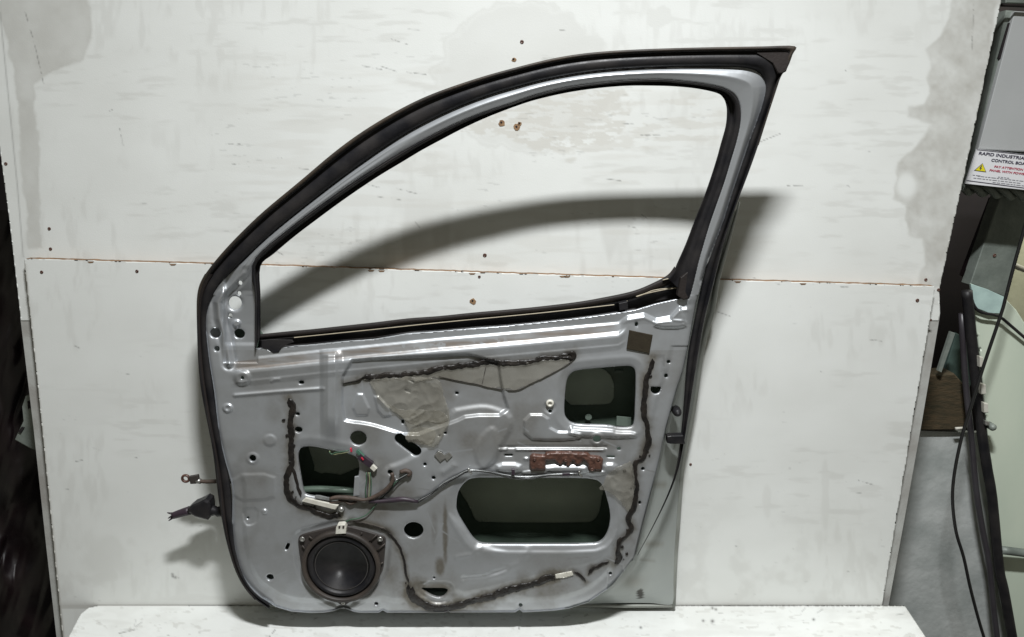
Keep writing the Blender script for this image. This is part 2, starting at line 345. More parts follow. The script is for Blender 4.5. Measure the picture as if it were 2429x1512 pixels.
# holes: polygons and circles
H1 = chaikin(Cc(940,350, 1010,350, 1110,372, 1240,395, 1300,430, 1300,545, 1270,546, 1268,660, 1255,690, 1180,692, 960,668, 940,640, 920,520, 903,420, 915,370), 2)
H2 = chaikin(B(1212,920, 1225,760, 1262,700, 1320,678, 1500,662, 1690,646, 1745,652, 1768,700, 1762,900, 1756,1085, 1735,1127, 1620,1127, 1570,1108, 1400,1104, 1270,1098, 1220,1050, 1210,1000), 2)
H3 = chaikin(D(588,470, 600,390, 640,330, 700,283, 900,285, 1200,287, 1600,287, 1665,330, 1690,400, 1722,520, 1726,600, 1708,690, 1665,755, 1600,776, 1200,776, 900,776, 770,774, 715,740, 650,640, 590,540), 2)
H4 = chaikin(D(322,1096, 400,1098, 528,1098, 520,1140, 485,1170, 430,1168, 360,1132), 1)
CIR = [(569.5,671.6,5.5,5.5),(567,696.7,5.5,5.5),(557,719.6,16.5,16.5),(546,750,6,6),(510,790.5,13.5,12.5),(567.6,792,13.5,12),(514,828,7,7),(574.5,897,4.5,4.5),
 (714.7,907.8,7,5),(706,982.6,5.5,4.5),(599,1088,8.5,8.5),(850,1040,20,17.5),(981,1258,23.5,19.5),(640.5,1370,9,8),(892.7,1433,5,4.5),(1008,1102,4.5,4.5),(1028.5,1134,5,5),
 (955.5,1001,4,6),(1042.5,1080,9,8.5),(1083.8,933,4.5,4),(1056,1027.7,4.5,3.5),(1042,1034,3,2.5),(1509.7,770,4,6.5),(1586,859,4.6,4.6),(1580,892,4.6,5.5),(1416,1042,9.5,8.5),
 (1468,1065,5,4.5),(1305,976,4.5,4.5),(1029.7,1370.7,3.5,3),(1235,1436,5,4),(1448,1361,4.5,4.5),(1517.7,1193,3.5,5.5),(1525,1112.7,5,4.5),(1102,1448,3.5,2),(588,1229,3.5,3.5),
 (708,1020,9.5,7.5),(1063,1082,7,6)]
SLOT = [((948,1041),(987,1070.5),12.5),((1199,1080),(1214,1080),3),((1441,1083.5),(1456,1084),2.6),((679,1303),(684,1292),4),((971,901),(980,905),3),((963,926),(972,929),3),((925,1121),(927,1122),6)]
HM = [(1555.6,923.5,12.5)]
SPK = L(235,400, 250,335, 290,305, 420,265, 600,222, 740,185, 820,165, 950,165, 1100,195, 1400,285, 1530,325, 1562,375, 1550,500, 1540,640, 1520,830, 1480,910, 1420,990, 1330,1090, 1250,1160, 1160,1215, 1090,1260, 985,1345, 930,1372, 870,1362, 800,1305, 700,1260, 600,1210, 500,1140, 430,1080, 340,960, 290,820, 262,640, 245,500)

def holes_sd(U, V):
    d = np.full(U.shape, 999.0)
    for h in (H1, H2, H3, H4): d = np.minimum(d, sdw(U, V, h))
    for cx, cy_, rx, ry in CIR:
        r = np.hypot((U-cx)/rx, (V-cy_)/ry); d = np.minimum(d, (r-1)*min(rx, ry))
    for p, q, r in SLOT: d = np.minimum(d, sdw(U, V, [p, q], line=True)-r)
    for cx, cy_, r in HM: d = np.minimum(d, np.maximum(np.hypot(U-cx, V-cy_)-r, (cy_-6)-V))
    d = np.minimum(d, sdw(U, V, chaikin(SPK, 1))+7)        # the speaker sits in its own opening
    return d
RIDGE = np.array([(480,862),(545,858),(560,853.7),(754,833),(1042,804.5),(1151,795.4),(1366,775.5),(1467,766),(1488,752.5),(1528,746),(1556,759),(1590,753),(1612,730),(1640,726),(1700,726)])
BEADL = A(530,215, 420,330, 330,420, 290,500, 300,650, 345,800, 375,950, 395,1080)
S1 = A(1490,1275, 1620,1255, 1680,1220, 1900,1200, 2200,1180, 2419,1130)+B(300,655, 450,645, 600,620, 850,625, 1000,595, 1200,580, 1270,590, 1275,555, 1232,548)
S2 = J(450,740, 440,830, 405,900, 395,1000, 385,1100, 390,1200, 415,1290, 420,1400, 395,1490)+D(1955,140, 1910,180, 1900,260, 1920,350, 1900,500, 1860,580, 1885,660, 1840,710, 1790,760, 1780,830, 1785,890, 1750,920)
S3 = D(1715,905, 1600,955, 1560,1000)
S4 = D(1545,1048, 1500,1005, 1455,980)
S5 = D(1315,1015, 1200,1050, 1100,1080, 900,1140, 700,1200, 550,1240, 430,1245, 320,1200, 250,1130, 240,1070)
S6 = D(240,1060, 215,980, 190,850, 130,740, 80,680)+[(903,1252),(858.8,1241),(835,1236)]
S7 = K(960,1250, 700,1220, 550,1140, 400,1100, 230,1000, 180,880, 150,720, 190,560, 230,440, 200,200, 230,60)+Cc(860,200, 870,100, 848,35)
S8 = K(250,60, 235,300, 240,500, 300,700, 350,880, 370,960)
FILM1 = [(845,903),(914,893),(988,889),(1042,878),(1105,871),(1151,864),(1228,865),(1300,853),(1356,853),(1352,861),(1290,897),(1232,922),(1219,926),(1197,920),(1157,919),(1136,912),(1110,908),(1041,893),(1000,905),(960,900),(900,903)]
FILM2 = [(873,900),(930,897),(985,893),(1042,898),(1052,935),(1062,960),(1068,975),(1066,1005),(1050,1032),(1036,1062),(1010,1058),(985,1052),(975,1046),(966,1052),(962,1040),(970,1020),(957,992),(935,980),(905,955),(885,925)]
FILM3 = D(1640,375, 1672,330, 1700,262, 1760,215, 1840,175, 1885,160, 1893,260, 1905,350, 1895,440, 1862,545, 1825,500, 1770,430, 1712,395, 1680,378)

def height(U, V, d1, d2, Fo, Fw, Fh):
    h = np.zeros(U.shape)
    # belt line
    R = np.interp(U, RIDGE[:, 0], RIDGE[:, 1]); t = V-R
    prof = np.interp(t, [-3, 3, 21, 28, 34, 50, 54, 59, 66], [-12, -8.2, -4.5, 1.6, 3.2, 1.4, 2.2, 1.2, 0])
    wR = smooth(543, 562, U)*(1-smooth(1628, 1650, U))*smooth(640, 660, V)
    prof2 = np.interp(t, [-4, 2, 8, 14], [-10, -3, 1, 0])
    mixr = smooth(1470, 1490, U); prof = prof*(1-mixr)+prof2*mixr
    h += prof*wR
    # mirror corner
    wl = (1-smooth(600, 612, U))*(1-smooth(818, 860, V)); lvl = np.interp(V, [600, 650, 812, 821, 850], [-8, -12, -16, -13, -13])
    band = (1-smooth(540, 562, U))*smooth(780, 812, V)
    tri = np.where((U < 612) & (V > 620) & (V < 862), 1, 0)*smooth(0, 10, dside(U, V))
    h = h*(1-tri)+tri*lvl*(V < 862)
    bd = sdw(U, V, BEADL, line=True); h += 8*np.exp(-(bd/6.5)**2)-3.5*np.exp(-((bd-14)/5)**2)
    # window frame profile
    tt = d1/(d1+d2+1e-3); wF = ((V < 640) | ((U > 1640) & (V < 760))).astype(float)
    wF = np.where(V < 700, np.clip((690-V)/60, 0, 1), 0)*np.where((U < 700) | (U > 1600) | (V < 640), 1, 0); wF = np.maximum(wF, np.where((U > 1630), np.clip((770-V)/60, 0, 1), 0))
    fp = np.interp(tt, [0, .10, .22, .42, .60, .80, .92, 1], [-7, -3.5, 1.5, 6.5, 5, 3.9, 3.2, -2])
    ap = np.interp(tt, [0, .15, .30, .40, .50, .62, .8, 1], [-7, -1, 4, 2.5, 3.8, 5.2, 3, -3])
    wa = 1-smooth(850, 1050, U); fp = fp*(1-wa)+ap*wa
    h = h*(1-wF)+fp*wF
    lo = V > 700
    def pad(pts, H, wd=8, ch=1):
        nonlocal h
        p = chaikin(pts, ch) if ch else pts
        s = sdw(U, V, p); h = h+H*(1-smooth(-wd*.5, wd*.5, s))
    def bead(pts, H, wd): 
        nonlocal h
        h = h+H*np.exp(-(sdw(U, V, pts, line=True)/wd)**2)
    def dimple(c, r, H):
        nonlocal h
        q = np.hypot(U-c[0], (V-c[1])*1.08); h = h+H*(1-smooth(r*.55, r*1.1, q))
    # recess right of the pillar, and the pillar
    pad([(813,858),(900,850),(1180,838),(1190,925),(1210,985),(1110,985),(1080,1000),(1040,1012),(975,1036),(900,1012),(866,1004),(830,1000),(813,995)], -10, 9, 1)
    g = np.clip((U-759)/54, 0, 1); pr = np.interp(g, [0, .15, .35, .65, .8, 1], [0, 8, 15, 15, 7, 0])
    h += pr*smooth(828, 846, V)*(1-smooth(985, 1060, V))*((U > 757) & (U < 815))
    pad([(852,918),(884,986),(832,986)], 4, 6, 1); pad([(884,925),(938,985),(900,992)], 4, 6, 1)
    pad([(905,1112),(960,1096),(1010,1062),(1052,1032),(1068,975),(1100,968),(1160,960),(1228,992),(1180,1075),(1165,1105),(1120,1126),(1080,1128),(1030,1165),(1000,1188),(905,1188)], 5, 16, 2)
    pad([(1172,1000),(1186,1058),(1176,1098),(1140,1120),(1120,1060)], 3, 14, 2)
    # bead lines and ledges on the right
    pad(B(900,1025, 1088,1025, 1100,1158, 1340,1162, 1340,1212, 1150,1225, 900,1215), 6, 7, 1)
    bead([(1186,1066),(1201,1066)], 4, 3.0); bead([(1225,1067),(1432,1068)], 4, 3.2)
    pad([(1182,1058),(1440,1058),(1440,1064),(1182,1064)], -3, 4, 0)
    for x0, x1, y0, y1 in ((1178,1236,1100,1122),(1292,1392,1104,1122),(1432,1462,1101,1122),(1238,1297,1117,1127),(1393,1436,1117,1127),(1243,1254,1086,1092)):
        pad([(x0,y0),(x1,y0),(x1,y1),(x0,y1)], 6.5 if y1-y0 > 12 else 4, 13 if y1-y0 > 12 else 6, 1)
    pad([(1352,1011),(1360,1018),(1452,1021),(1462,1026),(1508,1026),(1508,1040),(1350,1036)], 6, 9, 1)
    dimple((1416,1042), 19, 3); dimple((1304,966), 16, -3)
    pad([(1553,761),(1590,760),(1626,762),(1626,778),(1553,778)], 7, 11, 1)
    pad([(1591,752),(1612,728),(1622,752),(1625,764),(1596,762)], 5, 6, 0)
    # left column
    dimple((574.5,896.8), 22, 6.5); dimple((540,969), 13, 5); h -= 4*np.exp(-(np.hypot(U-540, V-969)/6)**2)
    dimple((561,768), 11, 6); dimple((599,1088), 17, 2.5); dimple((627,1214), 7, 4); dimple((557,720), 23, -3)
    bead([(557,938.6),(660,930),(766,922.6)], 3.5, 4)
    bead([(644,905),(650,901),(662,900)], 2, 3)
    dimple((640,1045), 17, 2.4)
    pad([(546,1126),(652,1124),(655,1160),(650,1186),(548,1188)], 2.2, 10, 1)
    pad([(575,1207),(613,1205),(611,1235),(600,1246),(580,1246)], -3, 6, 1)
    # rims of the big openings
    for hp, H, wd in ((H2, 3.2, 8), (H3, 4.6, 10), (H1, 2.6, 7), (H4, 3, 7)):
        s = sdw(U, V, hp, 60); h -= H*np.exp(-np.clip(s, 0, 99)/wd)*(s < 60)
        h += H*.35*np.exp(-((s-20)/7)**2)
    s = sdw(U, V, H4, 70); h -= 5*(1-smooth(8, 18, s))
    # speaker pocket
    s = sdw(U, V, chaikin(SPK, 1), 60); h -= 5*(1-smooth(5, 17, s))*smooth(1225, 1240, V)
    # small holes have a slightly dished rim
    h -= 1.1*np.exp(-np.clip(Fh, 0, 50)/3)
    # outer edge roll and margin
    h -= 5*np.exp(-np.clip(-Fo, 0, 99)/4)*lo
    h -= 4*(1-smooth(22, 36, -Fo))*smooth(1100, 1160, V)*(U < 1480)
    h -= 2.5*(1-smooth(30, 44, -Fo))*(U > 1440)*(V > 820)
    # lower field
    pad([(1058,1215),(1090,1240),(1140,1310),(1400,1312),(1450,1290),(1465,1250),(1440,1330),(1330,1352),(1180,1392),(1075,1415),(1062,1350)], 2.6, 14, 1)
    bead([(1250,1305),(1235,1335),(1180,1365),(1110,1372)], 2.0, 9); bead([(1140,1300),(1120,1316),(1085,1322)], 1.6, 6)
    bead([(1100,1372),(1150,1368),(1200,1350)], -3.0, 6)
    bead([(1052,1120),(1075,1105)], 2, 8)
    h += lo*((vn(U, V, 130, 130, 5, 2)-.5)*2.6+(vn(U, V, 40, 34, 8, 2)-.5)*.75)
    h += (vn(U, V, 22, 20, 9, 2)-.5)*.22
    return h
def dside(U, V):
    return np.clip(U-540+np.clip((720-V), -30, 200)*.0, -20, 30)+12

STEP = 2.0
GU, GV = np.meshgrid(np.arange(482, 1824, STEP), np.arange(150, 1462, STEP))
Fo = sdp(GU, GV, OUTER); Fw = sdp(GU, GV, WINDOW); Fh = holes_sd(GU, GV)
Fall = np.maximum(np.maximum(Fo, -Fw), -Fh)
d1 = np.full(GU.shape, 50.0); d2 = np.full(GU.shape, 50.0); k = (Fo < 6) & (GV < 780)
d1[k] = dline(GU[k], GV[k], C1L); d2[k] = dline(GU[k], GV[k], [tuple(p) for p in C2])
HT = height(GU, GV, d1, d2, Fo, Fw, Fh)
YS = Yb(GU, GV)-HT/1000
def lookup(arr, u, v):
    x = np.clip((np.asarray(u, float)-482)/STEP, 0, arr.shape[1]-2); y = np.clip((np.asarray(v, float)-150)/STEP, 0, arr.shape[0]-2)
    xi = x.astype(int); yi = y.astype(int); fx = x-xi; fy = y-yi
    return arr[yi, xi]*(1-fx)*(1-fy)+arr[yi, xi+1]*fx*(1-fy)+arr[yi+1, xi]*(1-fx)*fy+arr[yi+1, xi+1]*fx*fy
def surf(u, v): return lookup(YS, u, v)

# wear on the sheet metal
n1 = vn(GU, GV, 26, 22, 21, 4); n2 = vn(GU, GV, 90, 80, 22, 3); n3 = vn(GU, GV, 8, 8, 23, 2); n4 = vn(GU, GV, 60, 7, 24, 3)
dirt = np.zeros(GU.shape); dark = np.zeros(GU.shape)
for s_, wd, am in ((S1,13,.7),(S2,13,.75),(S5,17,.95),(S6,11,.8),(S7,13,.85),(S3,11,.7),(S4,9,.7)):
    dd = sdw(GU, GV, s_, 60, True); dirt = np.maximum(dirt, am*np.exp(-(dd/(wd*(.5+n1*1.2)))**2)); dark = np.maximum(dark, .75*smooth(.52, .66, n1)*np.exp(-(dd/(wd*.55))**2))
def blob(cx, cy_, rx, ry, am, hard=1):
    global dirt
    q = np.hypot((GU-cx)/rx, (GV-cy_)/ry); dirt = np.maximum(dirt, am*(1-smooth(.35, 1.15, q*(.6+n1*.8)*hard)))
for a in ((1056,1270,8,95,.85),(1030,1260,10,50,.4),(1044,1345,16,28,.85),(990,1405,34,46,.85),(1035,1398,46,22,.7),(1130,1010,130,90,.34),(1000,940,110,50,.4),(1180,930,120,40,.3),(830,1190,90,30,.45),(620,1130,60,30,.2),(930,1340,30,60,.35),(1480,1330,30,30,.3),(870,1010,60,60,.25),(935,1150,70,60,.35),(1250,960,60,110,.28),(1110,905,210,34,.30),(1495,1160,26,70,.5),(955,1175,45,38,.6),(760,1150,60,90,.22),(1240,1400,180,26,.35),
          (1320,1330,120,40,.2),(1545,890,26,22,.4),(895,1120,60,50,.45),(905,1205,55,40,.4),(700,950,34,22,.4),(1135,985,60,60,.25),(990,1300,60,80,.2),(1415,1050,110,26,.32),(1300,1050,160,14,.35),(650,980,26,30,.3),(775,1395,60,20,.25),(1480,1020,40,60,.35),(1530,1260,20,60,.25)):
    blob(*a)
dirt = np.clip(dirt+.26*smooth(.5, .74, n2)*(GV > 830)+.10*smooth(.3, .7, n1)+.12*smooth(1150, 1400, GV)*n1, 0, .95)
n5 = vn(GU, GV, 5, 5, 25, 2); dirt = np.clip(dirt+.22*(n5-.5)*(.1+dirt), 0, .95)
rs = random.Random(77)
for i in range(70):
    x0, y0 = rs.uniform(560, 1560), rs.uniform(850, 1440); l = rs.uniform(6, 60); an = rs.gauss(.1, .7)
    sd = sdw(GU, GV, [(x0, y0), (x0+l*math.cos(an), y0+l*math.sin(an))], 8, True)
    if i % 2: dirt = np.maximum(dirt, rs.uniform(.2, .5)*np.exp(-(sd/1.6)**2))
    else: dirt = dirt*(1-.8*np.exp(-(sd/1.6)**2))
Rg = np.interp(GU, RIDGE[:, 0], RIDGE[:, 1]); tg = GV-Rg
adh = smooth(3, 6, tg)*(1-smooth(20+6*n1, 25+6*n1, tg))*smooth(548, 566, GU)*(1-smooth(1440, 1475, GU))*np.clip(.1+1.3*(n4-.25), 0, .8)
adh *= 1-.8*smooth(.56, .62, n3)*smooth(900, 960, GU)*(1-smooth(1150, 1250, GU))
hg = sdw(GU, GV, B(1850,560, 1990,560, 1990,690, 1900,700), 30); dark = np.maximum(dark, .25*smooth(.5, .7, n1)*(hg < 0))
for sc in ([(1185,1372),(1230,1362),(1268,1350)],):
    dirt *= 1
scr = np.zeros(GU.shape)

# ------------------------------------------------------------------ THE DOOR
ZT = float(un(1214, 1436, 0)[2])                                     # table top height
door = empty('car_door', (0, -.05, ZT))
tag(door, 'stripped silver car door shell with empty window opening standing upright on the white table', 'car door')
isframe = lambda u, v: (v < 640) | ((u > 1638) & (v < 730))
posP = lambda U2, V2: un(U2, V2, YS)
at = {'dirt': dirt*(GV > 640), 'adh': adh, 'dark': dark}
inner = hmesh('inner_panel', 0, 0, 0, 0, STEP, None, posP, 'silver', door, at, .007, lambda u, v: ~isframe(u, v), pre=(GU, GV, Fall))
frame = hmesh('window_frame', 0, 0, 0, 0, STEP, None, posP, 'silver', door, at, .006, isframe, pre=(GU, GV, Fall))

# jamb face on the lock side and the flat corner behind the inner panel
SKE = [(1745,500),(1722,600),(1700,668),(1688,740),(1670,800),(1658,870),(1647,950),(1630,1040),(1620,1090),(1613,1150),(1606,1250),(1601,1325),(1600,1380),(1598,1432),(1540,1431),(1460,1431),(1400,1433),(1340,1438)]
PE2 = [(1728,500),(1690,600),(1672,640),(1650,721),(1636,800),(1618,880),(1597,950),(1574,1040),(1563,1090),(1549,1150),(1523,1250),(1504,1322),(1494,1335),(1468,1369),(1452,1388),(1425,1408),(1392,1428),(1340,1443)]
jo = cr(PE2, 6); ji = cr(SKE, 6); rows = []; TT = np.linspace(0, 1, 36)
for t in TT:
    q = jo*(1-t)+ji*t; y0 = Yb(q[:, 0], q[:, 1])+.004; y1 = np.interp(q[:, 1], [500, 640, 760, 1440], [Yb(0, 500)+.03, -.085, -.045, -.035])
    s = np.interp(t, [0, .04, .12, .5, 1], [0, .35, .55, .8, 1]); rows.append(un(q[:, 0], q[:, 1], y0*(1-s)+y1*s))
Rj = np.array(rows); nj = len(jo); TQ, _ = np.meshgrid(TT, jo[:, 0], indexing='ij')
qU = jo[None, :, 0]*(1-TT[:, None])+ji[None, :, 0]*TT[:, None]; qV = jo[None, :, 1]*(1-TT[:, None])+ji[None, :, 1]*TT[:, None]
jd = np.zeros(qU.shape)
for a, b_, wd in (((1533,1290),(1573,1293),3),((1520,1327),(1553,1329),3),((1545,1148),(1575,1150),7)): jd = np.maximum(jd, .6*np.exp(-(dline(qU, qV, [a, b_])/wd)**2))
jd = np.maximum(jd, .5*np.exp(-(np.hypot(qU-1500, (qV-1380)*1.6)/26)**2)); jk = np.where(np.hypot((qU-1518.7)/8.5, (qV-1410)/11) < 1, .9, 0)
fj = np.array([(a*nj+i, (a+1)*nj+i, (a+1)*nj+i+1, a*nj+i+1) for a in range(len(TT)-1) for i in range(nj-1)])
mk('jamb_face', Rj.reshape(-1, 3), fj, 'shut', door, attrs={'dirt': jd.ravel(), 'dark': jk.ravel()})
# hem of the outer skin (rolled edge) along the lock side and bottom
hem = [(1754,480),(1737,540),(1720,602),(1701,668),(1689,740),(1671,800),(1659,870),(1648,950),(1631,1040),(1621,1090),(1614,1150),(1607,1250),(1601,1330),(1597,1438)]
tube('skin_hem', un([p[0] for p in hem], [p[1] for p in hem], np.interp([p[1] for p in hem], [480, 600, 760, 1440], [-.16, -.11, -.045, -.03])), .0065, 'hem', door, rf=lambda t: min(1, .35+t*2.2))
hb = [(590,1398),(612,1420),(640,1436),(700,1437),(1000,1437),(1300,1437),(1560,1437),(1596,1436)]
tube('skin_hem', un([p[0] for p in hb], [p[1] for p in hb], -.03), .0055, 'hem', door, smoothpts=4)
# outer skin
SK = [(500,745),(505,860),(516,930),(530,1022),(548,1089),(556,1152),(560,1262),(578,1350),(598,1400),(645,1436),(1594,1436),(1606,1200),(1640,980),(1672,800),(1688,735),(1600,735),(1300,765),(900,795),(640,815),(600,760)]
def skinY(U2, V2): return -.012-.012*np.cos(np.clip((V2-780)/660, 0, 1)*math.pi)+.006*np.sin((V2-1200)/30)*np.exp(-((V2-1215)/40)**2)
hmesh('outer_skin', 490, 1700, 725, 1446, 6, lambda U, V: sdp(U, V, SK), lambda a, b_: un(a, b_, skinY(a, b_)), 'skin', door, None, .002)
# hinge side and underside closing faces
OE = [(640,1437),(612,1413),(594,1395),(575,1366),(561,1325),(551,1262),(551,1211),(550,1152),(533,1089),(519,1022),(508,930),(497,860),(490,800),(487,750),(500,712)]
q = cr(OE, 4); r0 = un(q[:, 0], q[:, 1], -.128); r1 = r0.copy(); r1[:, 1] = -.02; r1[:, 0] += .0
mk('hinge_face', np.vstack([r0, r1]), np.array([(i, i+1, len(q)+i+1, len(q)+i) for i in range(len(q)-1)]), 'silver', door)
BE = [p for p in PEDGE_B[2:]]
q = np.array(BE); r0 = un(q[:, 0], q[:, 1]-1, -.127); zb = ZT+.006; r1 = r0.copy(); r1[:, 1] = -.03; r1[:, 2] = np.maximum(zb, r0[:, 2]-.035)
mk('underside', np.vstack([r0, r1]), np.array([(i, i+1, len(q)+i+1, len(q)+i) for i in range(len(q)-1)]), 'silver', door)
# lighter olive patches set just in front of the outer skin
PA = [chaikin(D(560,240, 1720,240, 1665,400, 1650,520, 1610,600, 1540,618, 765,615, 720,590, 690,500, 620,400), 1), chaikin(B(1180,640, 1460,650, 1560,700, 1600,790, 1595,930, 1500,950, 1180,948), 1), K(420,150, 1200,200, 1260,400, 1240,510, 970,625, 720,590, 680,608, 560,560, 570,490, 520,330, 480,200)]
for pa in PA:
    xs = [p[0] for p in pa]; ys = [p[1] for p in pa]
    hmesh('olive_patch', min(xs)-6, max(xs)+6, min(ys)-6, max(ys)+6, 4, lambda U, V: sdp(U, V, pa), lambda a, b_: un(a, b_, skinY(a, b_)-.006-.0015*np.sin(b_/11+a/70)), 'pad', door, None, .004)
plate('weld_spot', [(1396+8*math.cos(i*.63), 990+7*math.sin(i*.63)) for i in range(10)], -.035, .003, 'tab', door)
plate('inner_tab', [(1463,988),(1497,991),(1496,1013),(1462,1010)], -.035, .003, 'tab', door)
plate('inner_tab', [(1458,880),(1478,880),(1478,886),(1458,886)], -.035, .003, 'tab', door)
hmesh('olive_patch', 826, 874, 1016, 1066, 4, lambda U, V: np.hypot(U-850, V-1040)-22, lambda a, b_: un(a, b_, -.05), 'pad', door, None, .002)
tube('inner_brace', un([712, 760, 840], [1163, 1161, 1165], [-.06, -.06, -.06]), .009, 'skin', door)

# rubber
loft('weather_seal', SEAL, [(0, 3), (.03, -3), (.10, -6), (.20, -4), (.26, 4), (.31, 5), (.38, -1), (.55, -4), (.75, -5), (.90, -2), (.97, 4), (1.03, 9)],
     lambda u, v: np.where(u > 1500, np.interp(v, [500, 760, 1000, 1100, 1320], [0, .008, .025, .03, .012]), 0)+Yb(u, v), 'rubber', door, 4, .006, 14)
TOPLIP = [(p[0], (p[0][0]*.82+p[1][0]*.18, p[0][1]*.82+p[1][1]*.18)) for p in SEAL[13:47]]
loft('outer_lip', TOPLIP, [(-.06, 4), (.1, -1), (.5, -2.4), (.9, 0), (1.1, 5)], lambda u, v: Yb(u, v)-.005, 'rubberedge', door, 4, .003, 14)
CORN = N_(1150,248, 1340,222, 1330,262, 1300,340, 1278,352, 1262,350, 1235,300)
plate('corner_trim', CORN, Yb(1850, 150)-.006, .008, 'rubber2', door, .003)
loft('glass_run_channel', RUN, [(-.13, 1), (-.06, -2.5), (.05, -3), (.18, -1.5), (.34, 4), (.5, 16), (.75, 18), (.9, 10), (1, 9)], Yb, 'rubber', door, 4, .012)
loft('belt_seal', BELT, [(0, 30), (.03, 22), (.12, 18), (.30, 20), (.36, 26)], lambda u, v: Yb(u, v)+.012, 'rubber2', door, 4, .012)
loft('belt_channel', BELT, [(.34, 36), (.45, 34), (.62, 44), (.85, 48), (1.08, 40), (1.10, 16)], Yb, 'rubber', door, 4, .0)
def strip(name, pts, Y, wd, m, parent):
    q = cr(pts, 4); d = np.gradient(q, axis=0); nrm = np.stack([-d[:, 1], d[:, 0]], -1); nrm /= np.linalg.norm(nrm, axis=1)[:, None]
    a = q+nrm*wd/2; b_ = q-nrm*wd/2; Yq = np.full(len(q), Y) if np.isscalar(Y) else Y(q[:, 0], q[:, 1])
    r = [un(a[:, 0], a[:, 1], Yq+.004), un(a[:, 0], a[:, 1], Yq), un(q[:, 0], q[:, 1], Yq-.001), un(b_[:, 0], b_[:, 1], Yq), un(b_[:, 0], b_[:, 1], Yq+.004)]; n = len(q)
    return mk(name, np.vstack(r), np.array([(k_*n+i, k_*n+i+1, (k_+1)*n+i+1, (k_+1)*n+i) for k_ in range(4) for i in range(n-1)]), m, parent)
for pts in ([(697.5,801.5),(889,782),(1042,766),(1212,750),(1330,738),(1457,723.5)], B(1640,158, 1700,146), B(1775,112, 1850,88, 1990,58, 2092,44), [(1572,665),(1590,661),(1614,661)], [(1509,704),(1530,697),(1551,689),(1580,685),(1604,683)]):
    strip('pinstripe', pts, lambda u, v: Yb(u, v)+.026, 2.3, 'beige', door)
plate('seal_end_cap', B(1635,165, 1700,150, 1705,205, 1640,220), Yb(0, 730)+.012, .02, 'rubber', door, .001)
plate('seal_end_cap', J(655,235, 680,90, 800,-10, 770,120, 735,262, 700,268), Yb(0, 690)+.0, .02, 'rubber2', door, .002)
plate('torn_tape', A(705,865, 790,855, 1000,860, 1015,880, 960,900, 900,935, 870,980, 820,985, 770,950, 705,935), Yb(0, 820)+.010, .003, 'rubber', door, .001)
plate('torn_tape', A(612,180, 640,160, 650,200, 655,370, 635,360, 615,290), Yb(0, 665)+.004, .003, 'butyl', door, .001)
loft('outer_lip', [(p[0], (p[0][0]*.62+p[1][0]*.38, p[0][1]*.62+p[1][1]*.38)) for p in SEAL[1:17]], [(-.05, 4), (.1, -1), (.5, -1.5), (.9, 0), (1.0, 5)], lambda u, v: Yb(u, v)-.003, 'rubber2', door, 4, .004, 14)
# catch tab on the lock side seal
plate('seal_tab', J(572,1366, 600,1360, 700,1358, 715,1425, 600,1424, 572,1418), -.118, .02, 'rubber', door, .002)
lathe('rubber_buffer', un(1607, 979, -.118), [(.011, .02), (.0105, .004), (.009, -.004), (.005, -.008), (.0, -.009)], 'rubber', door, 20)

# glued butyl bead: ragged ribbons lying on the panel
def bead_strip(pts, wd, seed, m='butyl', th=.0035):
    q = cr(pts, 6)
    d_ = np.r_[0, np.cumsum(np.hypot(*np.diff(q, axis=0).T))]; s_ = np.arange(0, d_[-1], 2.6); q = np.stack([np.interp(s_, d_, q[:, 0]), np.interp(s_, d_, q[:, 1])], -1)
    n = len(q); d = np.gradient(q, axis=0); nr = np.stack([-d[:, 1], d[:, 0]], -1); nr /= np.linalg.norm(nr, axis=1)[:, None]
    s0 = np.arange(n)*1.0; wa = wd*(.28+.75*vn(s0, s0*0, 7, 9, seed, 3)); wb = wd*(.28+.75*vn(s0, s0*0, 7, 9, seed+1, 3)); off = (vn(s0, s0*0, 6, 9, seed+2, 3)-.5)*wd*.9
    en = np.clip(np.minimum(s0, n-1-s0)/3, .15, 1); wa *= en; wb *= en; rows = []
    for kx, (f, z) in enumerate(((-1, -.3), (-.85, .55), (-.4, 1), (.1, .75), (.5, 1), (.88, .5), (1, -.3))):
        o = off+np.where(f < 0, wa*f, wb*f); p = q+nr*o[:, None]
        zz = z*th*(.5+.9*vn(s0, s0*0+kx*3, 4, 3, seed+5, 2)) if z > 0 else z*th
        rows.append(un(p[:, 0], p[:, 1], surf(p[:, 0], p[:, 1])-zz))
    return mk('sealant_bead', np.vstack(rows), np.array([(a*n+i, a*n+i+1, (a+1)*n+i+1, (a+1)*n+i) for a in range(6) for i in range(n-1)]), m, door)
bead_strip(S1[:3], 3, 11, th=.006); bead_strip(S1[2:], 11, 14, th=.006); bead_strip(S2, 10, 31, th=.004); bead_strip(S3, 7, 41); bead_strip(S4, 6, 44)
bead_strip(S5, 12, 51); bead_strip(S6[:5], 4.5, 61); bead_strip(S6[4:], 3.8, 64, 'butyldry'); bead_strip(S7, 11, 71); bead_strip(S8, 6, 81); bead_strip(S7[-4:], 11, 91)
bead_strip(D(270,1090, 250,1150, 330,1215, 430,1250, 520,1252), 12, 95); bead_strip(K(180,650, 150,750, 170,850), 8, 97)
rs = random.Random(12)
for pl in (S2, S7, S5):
    for i in range(12):
        k0 = rs.randrange(len(pl)-1); t = rs.random(); cx = pl[k0][0]*(1-t)+pl[k0+1][0]*t+rs.gauss(0, 9); cy0 = pl[k0][1]*(1-t)+pl[k0+1][1]*t+rs.gauss(0, 5)
        r0_ = rs.uniform(1.5, 4.5); pp = [(cx+r0_*rs.uniform(.5, 1.2)*math.cos(a*1.05)*1.2, cy0+r0_*rs.uniform(.5, 1.2)*math.sin(a*1.05)) for a in range(6)]
        plate('sealant_crumb', pp, float(surf(cx, cy0))-.0025, .003, 'butyl', door, .0006)
